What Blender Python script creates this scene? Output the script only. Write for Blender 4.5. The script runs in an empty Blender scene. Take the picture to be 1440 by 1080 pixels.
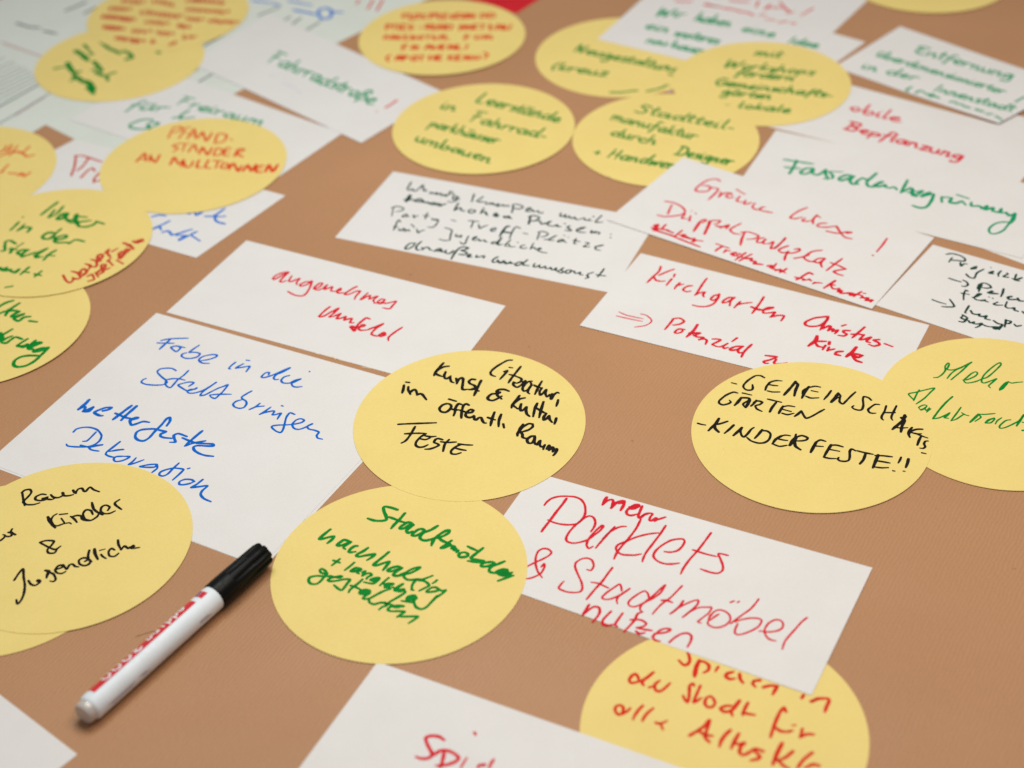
import bpy, math, random
import numpy as np

# ------------------------------------------------------------------ camera, light, exposure
scene = bpy.context.scene
PITCH, ROLL, CAM_H, FOCAL = 0.6561393, 0.0529743, 0.6612605, 2436.949
from mathutils import Matrix, Vector
cam_data = bpy.data.cameras.new("camera")
cam = bpy.data.objects.new("camera", cam_data)
scene.collection.objects.link(cam)
cam.matrix_world = (Matrix.Translation((0, 0, CAM_H)) @ Matrix.Rotation(math.pi / 2 - PITCH, 4, 'X')
                    @ Matrix.Rotation(-ROLL, 4, 'Z'))
cam_data.sensor_width = 36.0
cam_data.lens = FOCAL * 36.0 / 1440.0
cam_data.clip_start, cam_data.clip_end = 0.05, 50
cam_data.dof.use_dof = True
cam_data.dof.focus_distance = 1.035
cam_data.dof.aperture_fstop = 5.0
scene.camera = cam
scene.render.resolution_x, scene.render.resolution_y = 1024, 768

world = bpy.data.worlds.new("World")
scene.world = world
world.use_nodes = True
world.node_tree.nodes["Background"].inputs[0].default_value = (0.96, 0.95, 0.96, 1)
world.node_tree.nodes["Background"].inputs[1].default_value = 0.25

def area(name, loc, target, size, power, color):
    d = bpy.data.lights.new(name, 'AREA')
    d.shape = 'RECTANGLE'; d.size, d.size_y = size
    d.energy = power; d.color = color
    o = bpy.data.objects.new(name, d)
    scene.collection.objects.link(o)
    o.location = loc
    o.rotation_euler = (Vector(target) - Vector(loc)).to_track_quat('-Z', 'Y').to_euler()
    return o
# soft cool window light from the far left, warm room light from above right
area("window_light", (-0.10, 1.02, 0.98), (0.02, 0.88, 0), (0.50, 0.40), 6.2, (0.91, 0.99, 0.98))
area("room_light", (0.36, 0.74, 1.15), (0.2, 0.85, 0), (0.6, 0.6), 6.6, (1.0, 0.84, 0.68))

scene.view_settings.view_transform = 'Standard'
scene.view_settings.look = 'None'
scene.view_settings.exposure = 0.06
scene.view_settings.gamma = 1.0

# ------------------------------------------------------------------ materials
def new_mat(name):
    m = bpy.data.materials.new(name); m.use_nodes = True
    nt = m.node_tree
    b = nt.nodes["Principled BSDF"]
    return m, nt, b

def noise(nt, coord, scale, detail=4.0, rough=0.5, stretch=None, rot=0.0):
    n = nt.nodes.new("ShaderNodeTexNoise")
    n.inputs["Scale"].default_value = scale
    n.inputs["Detail"].default_value = detail
    n.inputs["Roughness"].default_value = rough
    mp = nt.nodes.new("ShaderNodeMapping")
    if stretch: mp.inputs["Scale"].default_value = stretch
    mp.inputs["Rotation"].default_value = (0, 0, rot)
    nt.links.new(coord, mp.inputs[0]); nt.links.new(mp.outputs[0], n.inputs["Vector"])
    return n.outputs["Fac"]

def ramp(nt, fac, stops):
    r = nt.nodes.new("ShaderNodeValToRGB")
    while len(r.color_ramp.elements) < len(stops): r.color_ramp.elements.new(0.5)
    for e, (p, c) in zip(r.color_ramp.elements, stops):
        e.position = p; e.color = (*c, 1) if len(c) == 3 else c
    nt.links.new(fac, r.inputs[0])
    return r.outputs[0]

def math_node(nt, op, a, b):
    n = nt.nodes.new("ShaderNodeMath"); n.operation = op
    for i, v in enumerate((a, b)):
        if isinstance(v, (int, float)): n.inputs[i].default_value = v
        else: nt.links.new(v, n.inputs[i])
    return n.outputs[0]

def mottle(nt, co, col, scale, amount):
    """fine fibre mottling of a sheet's own colour"""
    n = noise(nt, co, scale, 3, 0.65)
    t = ramp(nt, n, [(0.33, (1 - amount,) * 3), (0.67, (1 + amount,) * 3)])
    mx = nt.nodes.new("ShaderNodeMix"); mx.data_type = 'RGBA'; mx.blend_type = 'MULTIPLY'
    mx.inputs[0].default_value = 1.0
    nt.links.new(col, mx.inputs[6]); nt.links.new(t, mx.inputs[7])
    return mx.outputs[2]

def paper(name, c1, c2, rough=0.62, grain=0.00006, spec=0.3, fleck=None, mot=0.02):
    m, nt, b = new_mat(name)
    co = nt.nodes.new("ShaderNodeTexCoord").outputs["Object"]
    f = noise(nt, co, 28, 5, 0.6)
    col = ramp(nt, f, [(0.35, c1), (0.65, c2)])
    if fleck:
        s = noise(nt, co, 420, 2, 0.5)
        mk = ramp(nt, s, [(0.735, (0, 0, 0)), (0.77, (1, 1, 1))])
        mx = nt.nodes.new("ShaderNodeMix"); mx.data_type = 'RGBA'
        mx.inputs[7].default_value = (*fleck, 1)
        nt.links.new(math_node(nt, 'MULTIPLY', mk, 0.25), mx.inputs[0]); nt.links.new(col, mx.inputs[6])
        col = mx.outputs[2]
    col = mottle(nt, co, col, 900, mot)
    nt.links.new(col, b.inputs["Base Color"])
    b.inputs["Roughness"].default_value = rough
    b.inputs["Specular IOR Level"].default_value = spec
    g1 = noise(nt, co, 1500, 3, 0.6)
    g2 = noise(nt, co, 260, 3, 0.55)
    h = math_node(nt, 'ADD', g1, math_node(nt, 'MULTIPLY', g2, 0.45))
    bp = nt.nodes.new("ShaderNodeBump"); bp.inputs["Strength"].default_value = 1.0
    bp.inputs["Distance"].default_value = grain
    nt.links.new(h, bp.inputs["Height"])
    # slight buckling of the sheet
    g3 = noise(nt, co, 7, 2, 0.4)
    bp2 = nt.nodes.new("ShaderNodeBump"); bp2.inputs["Distance"].default_value = 0.0005
    bp2.inputs["Strength"].default_value = 1.0
    nt.links.new(g3, bp2.inputs["Height"]); nt.links.new(bp2.outputs[0], bp.inputs["Normal"])
    nt.links.new(bp.outputs[0], b.inputs["Normal"])
    return m

MAT = {
    'white': paper("white_card_paper", (0.685, 0.660, 0.645), (0.705, 0.682, 0.669), 0.55, 0.00004, 0.3),
    'yellow': paper("yellow_card_paper", (0.755, 0.585, 0.195), (0.775, 0.605, 0.207), 0.6, 0.00008, 0.3, (0.55, 0.33, 0.08), 0.028),
    'sheet': paper("grey_printed_paper", (0.615, 0.645, 0.59), (0.645, 0.675, 0.625), 0.6, 0.00004, 0.25),
    'red': paper("red_cardboard", (0.55, 0.004, 0.012), (0.60, 0.006, 0.016), 0.5, 0.00004, 0.3),
}

def kraft():
    m, nt, b = new_mat("brown_kraft_paper")
    co = nt.nodes.new("ShaderNodeTexCoord").outputs["Object"]
    big = noise(nt, co, 3.2, 3, 0.5)
    col = ramp(nt, big, [(0.3, (0.405, 0.206, 0.100)), (0.7, (0.456, 0.236, 0.117))])
    # ribs pressed into the paper, running away from the viewer
    mp = nt.nodes.new("ShaderNodeMapping"); mp.inputs["Rotation"].default_value = (0, 0, RIB)
    nt.links.new(co, mp.inputs[0])
    wv = nt.nodes.new("ShaderNodeTexWave"); wv.wave_type = 'BANDS'; wv.bands_direction = 'X'
    wv.inputs["Scale"].default_value = 138.0
    wv.inputs["Distortion"].default_value = 5.5
    wv.inputs["Detail"].default_value = 2.0
    wv.inputs["Detail Scale"].default_value = 0.6
    nt.links.new(mp.outputs[0], wv.inputs["Vector"])
    fib = noise(nt, co, 160, 4, 0.6, (5.0, 0.8, 1), RIB)
    fine = noise(nt, co, 1300, 3, 0.6)
    mask = ramp(nt, noise(nt, co, 6, 2, 0.5), [(0.35, (0.25,) * 3), (0.65, (1,) * 3)])
    rib = math_node(nt, 'MULTIPLY', wv.outputs["Fac"], mask)
    # colour: fibres and rib tops slightly lighter
    t = math_node(nt, 'ADD', math_node(nt, 'MULTIPLY', rib, 0.42), math_node(nt, 'MULTIPLY', fib, 0.65))
    tint = ramp(nt, t, [(0.2, (0.925, 0.915, 0.90)), (0.8, (1.06, 1.06, 1.06))])
    mx = nt.nodes.new("ShaderNodeMix"); mx.data_type = 'RGBA'; mx.blend_type = 'MULTIPLY'
    mx.inputs[0].default_value = 1.0
    nt.links.new(col, mx.inputs[6]); nt.links.new(tint, mx.inputs[7])
    spots = noise(nt, co, 190, 2, 0.4)
    smk = ramp(nt, spots, [(0.765, (0, 0, 0)), (0.79, (1, 1, 1))])
    mx2 = nt.nodes.new("ShaderNodeMix"); mx2.data_type = 'RGBA'
    mx2.inputs[7].default_value = (0.22, 0.10, 0.045, 1)
    nt.links.new(math_node(nt, 'MULTIPLY', smk, 0.5), mx2.inputs[0]); nt.links.new(mx.outputs[2], mx2.inputs[6])
    nt.links.new(mottle(nt, co, mx2.outputs[2], 800, 0.055), b.inputs["Base Color"])
    b.inputs["Roughness"].default_value = 0.5
    b.inputs["Specular IOR Level"].default_value = 0.35
    h = math_node(nt, 'ADD', math_node(nt, 'MULTIPLY', rib, 0.75), math_node(nt, 'MULTIPLY', fine, 0.18))
    bp = nt.nodes.new("ShaderNodeBump"); bp.inputs["Distance"].default_value = 0.00012
    bp.inputs["Strength"].default_value = 1.0
    nt.links.new(h, bp.inputs["Height"])
    wav = noise(nt, co, 5.5, 2, 0.4, (1.0, 1.6, 1), RIB)
    bp2 = nt.nodes.new("ShaderNodeBump"); bp2.inputs["Distance"].default_value = 0.0075
    nt.links.new(wav, bp2.inputs["Height"]); nt.links.new(bp2.outputs[0], bp.inputs["Normal"])
    nt.links.new(bp.outputs[0], b.inputs["Normal"])
    return m
RIB = math.radians(90 - 58)

def ink(name, c, alpha_lo=0.0):
    m, nt, b = new_mat(name + "_ink")
    at = nt.nodes.new("ShaderNodeAttribute"); at.attribute_name = "load"
    co = nt.nodes.new("ShaderNodeTexCoord").outputs["Object"]
    n = noise(nt, co, 330, 3, 0.6)
    f = math_node(nt, 'ADD', at.outputs["Fac"], math_node(nt, 'MULTIPLY', math_node(nt, 'SUBTRACT', n, 0.5), 0.5))
    lo = tuple(min(1, v * 1.15 + 0.004 + w * alpha_lo) for v, w in zip(c, (1, 1, 1)))
    hi = tuple(v * 0.72 for v in c)
    col = ramp(nt, f, [(0.0, lo), (0.5, c), (1.0, hi)])
    nt.links.new(col, b.inputs["Base Color"])
    b.inputs["Roughness"].default_value = 0.6
    b.inputs["Specular IOR Level"].default_value = 0.08
    return m
INK = {
    'red': (0.60, 0.014, 0.028), 'orange': (0.63, 0.055, 0.012), 'scarlet': (0.60, 0.022, 0.008), 'rust': (0.50, 0.055, 0.025),
    'green': (0.001, 0.205, 0.022), 'teal': (0.006, 0.27, 0.115), 'black': (0.010, 0.008, 0.007),
    'ink': (0.010, 0.042, 0.030), 'blue': (0.001, 0.115, 0.50), 'lightblue': (0.03, 0.16, 0.55),
    'grey': (0.15, 0.18, 0.18), 'palegrey': (0.62, 0.61, 0.63), 'pink': (0.50, 0.27, 0.30),
    'tan': (0.66, 0.50, 0.30), 'darkbrown': (0.20, 0.10, 0.05),
}
INKMAT = {k: ink(k, v) for k, v in INK.items()}

def plastic(name, c, rough, spec=0.5, coat=0.0):
    m, nt, b = new_mat(name)
    co = nt.nodes.new("ShaderNodeTexCoord").outputs["Object"]
    f = noise(nt, co, 90, 3, 0.5)
    col = ramp(nt, f, [(0.3, tuple(v * 0.95 for v in c)), (0.7, tuple(min(1, v * 1.03) for v in c))])
    nt.links.new(col, b.inputs["Base Color"])
    sc = noise(nt, co, 400, 3, 0.6, (1, 1, 6))
    rr = ramp(nt, sc, [(0.3, (rough * 0.8,) * 3), (0.7, (min(1, rough * 1.3),) * 3)])
    nt.links.new(rr, b.inputs["Roughness"])
    b.inputs["Specular IOR Level"].default_value = spec
    b.inputs["Coat Weight"].default_value = coat
    return m

# ------------------------------------------------------------------ helpers
def link(name, verts, faces, mat, parent=None, smooth=False):
    me = bpy.data.meshes.new(name)
    me.from_pydata(verts, [], faces)
    me.materials.append(mat)
    if smooth:
        for p in me.polygons: p.use_smooth = True
    me.update()
    o = bpy.data.objects.new(name, me)
    scene.collection.objects.link(o)
    if parent: o.parent = parent
    return o

def tag(o, label, cat, group=None):
    o["label"] = label; o["category"] = cat
    if group: o["group"] = group

CARDS = [
    ('plakat', 'rect', [[-0.51809, 1.3794], [-0.30145, 1.17303], [0.00731, 1.48634], [-0.20662, 1.75118]], 5e-05, [], 'sheet', 'large pale grey printed sheet lying under the white and yellow cards at the far left'),
    ('blatt', 'rect', [[-0.31884, 1.2831], [-0.49441, 1.03984], [-0.83498, 1.28564], [-0.65941, 1.5289]], 0.00019, [], 'sheet', 'pale grey printed page with columns of small grey text in the far left corner'),
    ('kinder', 'rect', [[-0.2811, 1.31615], [-0.12085, 1.18858], [-0.17564, 1.11439], [-0.34079, 1.23391]], 0.00033, [], 'white', 'white card with faint green handwriting about children, half covered by the yellow "Pfandständer" card'),
    ('blau', 'rect', [[-0.33136, 1.20125], [-0.15897, 1.09982], [-0.21606, 1.02231], [-0.3961, 1.12687]], 0.00019, [], 'white', 'white card with blue "Stadt" and red "Tri" handwriting, mostly under yellow round cards'),
    ('fahrrad', 'rect', [[-0.19565, 1.40811], [-0.04173, 1.24562], [-0.10583, 1.17126], [-0.2556, 1.32194]], 0.00047, [], 'white', 'white card with green handwriting "Fahrradstraße" and a red exclamation mark'),
    ('gruenkreis', 'circle', [-0.31495, 1.3312, 0.0708, 0.0708], 0.00061, [], 'yellow', 'yellow round card with three slanted green lines, under the rust-written one at far left'),
    ('rotkreis', 'circle', [-0.28497, 1.41662, 0.0708, 0.0708], 0.00075, [], 'yellow', 'yellow round card densely written in rust red, topmost of the pile at the far left'),
    ('pfand', 'circle', [-0.23269, 1.15238, 0.0708, 0.0708], 0.00061, [(-20, 0.3)], 'yellow', 'yellow round card with orange capitals "PFANDSTÄNDER AN MÜLLTONNEN"'),
    ('links', 'circle', [-0.40985, 1.1588, 0.0708, 0.0708], 0.00047, [], 'yellow', 'yellow round card with rust red words, cut off left, above the "Wasser" card'),
    ('kultur', 'circle', [-0.35089, 0.95455, 0.0708, 0.0708], 0.00033, [(-25, 1.1)], 'yellow', 'yellow round card with green "Kultur-wanderweg" handwriting, cut off by the left edge'),
    ('wasser', 'circle', [-0.32218, 1.0537, 0.0708, 0.0708], 0.00075, [(-45, 0.8)], 'yellow', 'yellow round card with green "Wasser in der Stadt" and small red words at its rim'),
    ('rotmappe', 'rect', [[0.02066, 1.38295], [-0.05756, 1.44525], [0.00474, 1.52347], [0.08296, 1.46117]], 5e-05, [], 'red', 'red cardboard corner behind the round card with orange capitals'),
    ('apo', 'circle', [-0.04369, 1.34502, 0.0708, 0.0708], 0.00061, [(-80, 0.8)], 'yellow', 'yellow round card with five lines of orange capitals ending in "(APOTHEKEN)"'),
    ('leer', 'circle', [-0.01153, 1.18545, 0.0708, 0.0708], 0.00061, [(-60, 0.45)], 'yellow', 'yellow round card with green handwriting "Leerstände in Fahrrad-parkhäuser umbauen"'),
    ('neu', 'circle', [0.1042, 1.2932, 0.0708, 0.0708], 5e-05, [], 'yellow', 'yellow round card with green handwriting "Neugestaltung", overlapped by a white card corner'),
    ('weiss', 'rect', [[0.20148, 1.38074], [0.30609, 1.29523], [0.27306, 1.25848], [0.17165, 1.33612]], 5e-05, [], 'white', 'blank end of a white card showing between the far top card and the "Entfernung" card'),
    ('wir', 'rect', [[0.19426, 1.50146], [0.34894, 1.4098], [0.22594, 1.23302], [0.08681, 1.32586]], 0.00019, [], 'white', 'white card at the far edge with red lines above green lines "Wir haben"'),
    ('bepfl', 'rect', [[0.24973, 1.24636], [0.41222, 1.12234], [0.36904, 1.05927], [0.20598, 1.16398]], 5e-05, [], 'white', 'white card with red handwriting "mobile Bepflanzung"'),
    ('rand', 'rect', [[0.38903, 1.16624], [0.47873, 1.09826], [0.44043, 1.05573], [0.355, 1.11867]], 0.00015, [], 'white', 'blank white card partly under the lifted "Entfernung" card at the right edge'),
    ('entf', 'rect', [[0.33999, 1.3197], [0.44893, 1.20191], [0.37816, 1.14722], [0.27287, 1.25435]], 0.00027, [(-60, 2.2)], 'white', 'white card with green handwriting "Entfernung", its near corner lifted off the table'),
    ('mitw', 'circle', [0.21102, 1.23475, 0.0708, 0.0708], 0.00041, [], 'yellow', 'yellow round card with six lines of green handwriting, the first just "mit"'),
    ('manu', 'circle', [0.1264, 1.15332, 0.0708, 0.0708], 0.00053, [], 'yellow', 'yellow round card with green handwriting "Stadtteilmanufaktur durch Designer"'),
    ('oben', 'circle', [0.38269, 1.40967, 0.0708, 0.0708], 0.00019, [(-90, 0.8)], 'yellow', 'blank yellow round card cut off by the top edge of the picture'),
    ('rechts', 'rect', [[0.34583, 1.04412], [0.41312, 0.98636], [0.37044, 0.93932], [0.30063, 1.00551]], 5e-05, [], 'white', 'white card end sticking out to the right from under the "Fassadenbegrünung" card'),
    ('fassade', 'rect', [[0.21095, 1.15743], [0.40142, 1.0477], [0.34818, 0.96749], [0.17001, 1.07912]], 0.00033, [], 'white', 'white card with large green handwriting "Fassadenbegrünung"'),
    ('wenig', 'rect', [[-0.08027, 1.12665], [0.10927, 1.04015], [0.06965, 0.95244], [-0.11968, 1.03929]], 5e-05, [], 'white', 'white card with five lines of small blackish green handwriting about pubs and party places'),
    ('kirch', 'rect', [[0.09335, 0.99838], [0.27002, 0.8973], [0.22812, 0.8202], [0.04599, 0.91687]], 0.00019, [(-150, 0.3)], 'white', 'white card with red handwriting "Kirchgarten Christuskirche" and a double arrow'),
    ('projekt', 'rect', [[0.29312, 0.98977], [0.44219, 0.88553], [0.37859, 0.81708], [0.24021, 0.92239]], 0.00019, [], 'white', 'white card with black handwriting "Projekte" and two arrows, cut off by the right edge'),
    ('gruen', 'rect', [[0.13671, 1.12393], [0.29586, 0.99777], [0.23697, 0.91798], [0.07316, 1.04277]], 0.00065, [(-100, -0.28)], 'white', 'white card with red handwriting "Grüne Wiese ! Düppelparkplatz"'),
    ('mehr', 'circle', [0.29077, 0.80704, 0.0708, 0.073632], 0.00033, [(-70, 0.25)], 'yellow', 'yellow round card with green handwriting "Mehr Nahverkehr", cut off by the right edge'),
    ('gem', 'circle', [0.17611, 0.7943, 0.0708, 0.0708], 0.00047, [(-80, 0.2)], 'yellow', 'yellow round card with black capitals "GEMEINSCHAFTSGÄRTEN" and "KINDERFESTE!!"'),
    ('angenehm', 'rect', [[-0.18266, 1.04172], [-0.00149, 0.94409], [-0.04364, 0.8588], [-0.22888, 0.95761]], 5e-05, [], 'white', 'white card with red handwriting "angenehmes Umfeld"'),
    ('farbe2', 'rect', [[-0.23392, 0.9523], [-0.0523, 0.85519], [-0.1432, 0.70349], [-0.31586, 0.80543]], 5e-05, [], 'white', 'blank white card almost hidden exactly beneath the blue-written "Farbe" card'),
    ('farbe', 'rect', [[-0.23549, 0.95719], [-0.05298, 0.85797], [-0.14485, 0.70461], [-0.31823, 0.80877]], 0.00019, [], 'white', 'large white card with blue handwriting "Farbe in die Stadt bringen, wetterfeste Dekoration"'),
    ('raum2', 'circle', [-0.29056, 0.71626, 0.0708, 0.0708], 0.00033, [], 'yellow', 'yellow round card lying almost hidden under the "Raum für Kinder" card'),
    ('raum', 'circle', [-0.25668, 0.732, 0.0708, 0.0708], 0.00047, [(-45, 0.25)], 'yellow', 'yellow round card with black handwriting "Raum für Kinder & Jugendliche"'),
    ('spielen', 'circle', [0.09512, 0.57004, 0.0708, 0.0708], 5e-05, [], 'yellow', 'yellow round card with red handwriting "Spielen in der Stadt", between two white cards'),
    ('parklet', 'rect', [[0.01058, 0.77273], [0.19007, 0.6779], [0.14185, 0.5894], [-0.03277, 0.69098]], 0.00019, [(-15, 0.35)], 'white', 'white card with large red handwriting "mehr Parklets & Stadtmöbel nutzen"'),
    ('spielcard', 'rect', [[-0.07742, 0.62796], [0.10317, 0.53094], [0.05703, 0.44505], [-0.12356, 0.54207]], 0.00019, [(120, 0.25)], 'white', 'white card with red handwriting "Spiel", cut off by the bottom edge'),
    ('ecke', 'rect', [[-0.22506, 0.5764], [-0.37691, 0.71413], [-0.44241, 0.64191], [-0.29057, 0.50418]], 5e-05, [(60, 0.5)], 'white', 'corner of a blank white card at the bottom left of the picture'),
    ('stadt', 'circle', [-0.06755, 0.69652, 0.0708, 0.0708], 0.00033, [(-100, 0.15)], 'yellow', 'yellow round card with green handwriting "Stadtmöbel nachhaltig + langlebig gestalten"'),
    ('lit', 'circle', [-0.02721, 0.82267, 0.0708, 0.072924], 0.00047, [], 'yellow', 'yellow round card with black handwriting "Literatur, Kunst & Kultur" and "FESTE"'),
]
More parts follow.
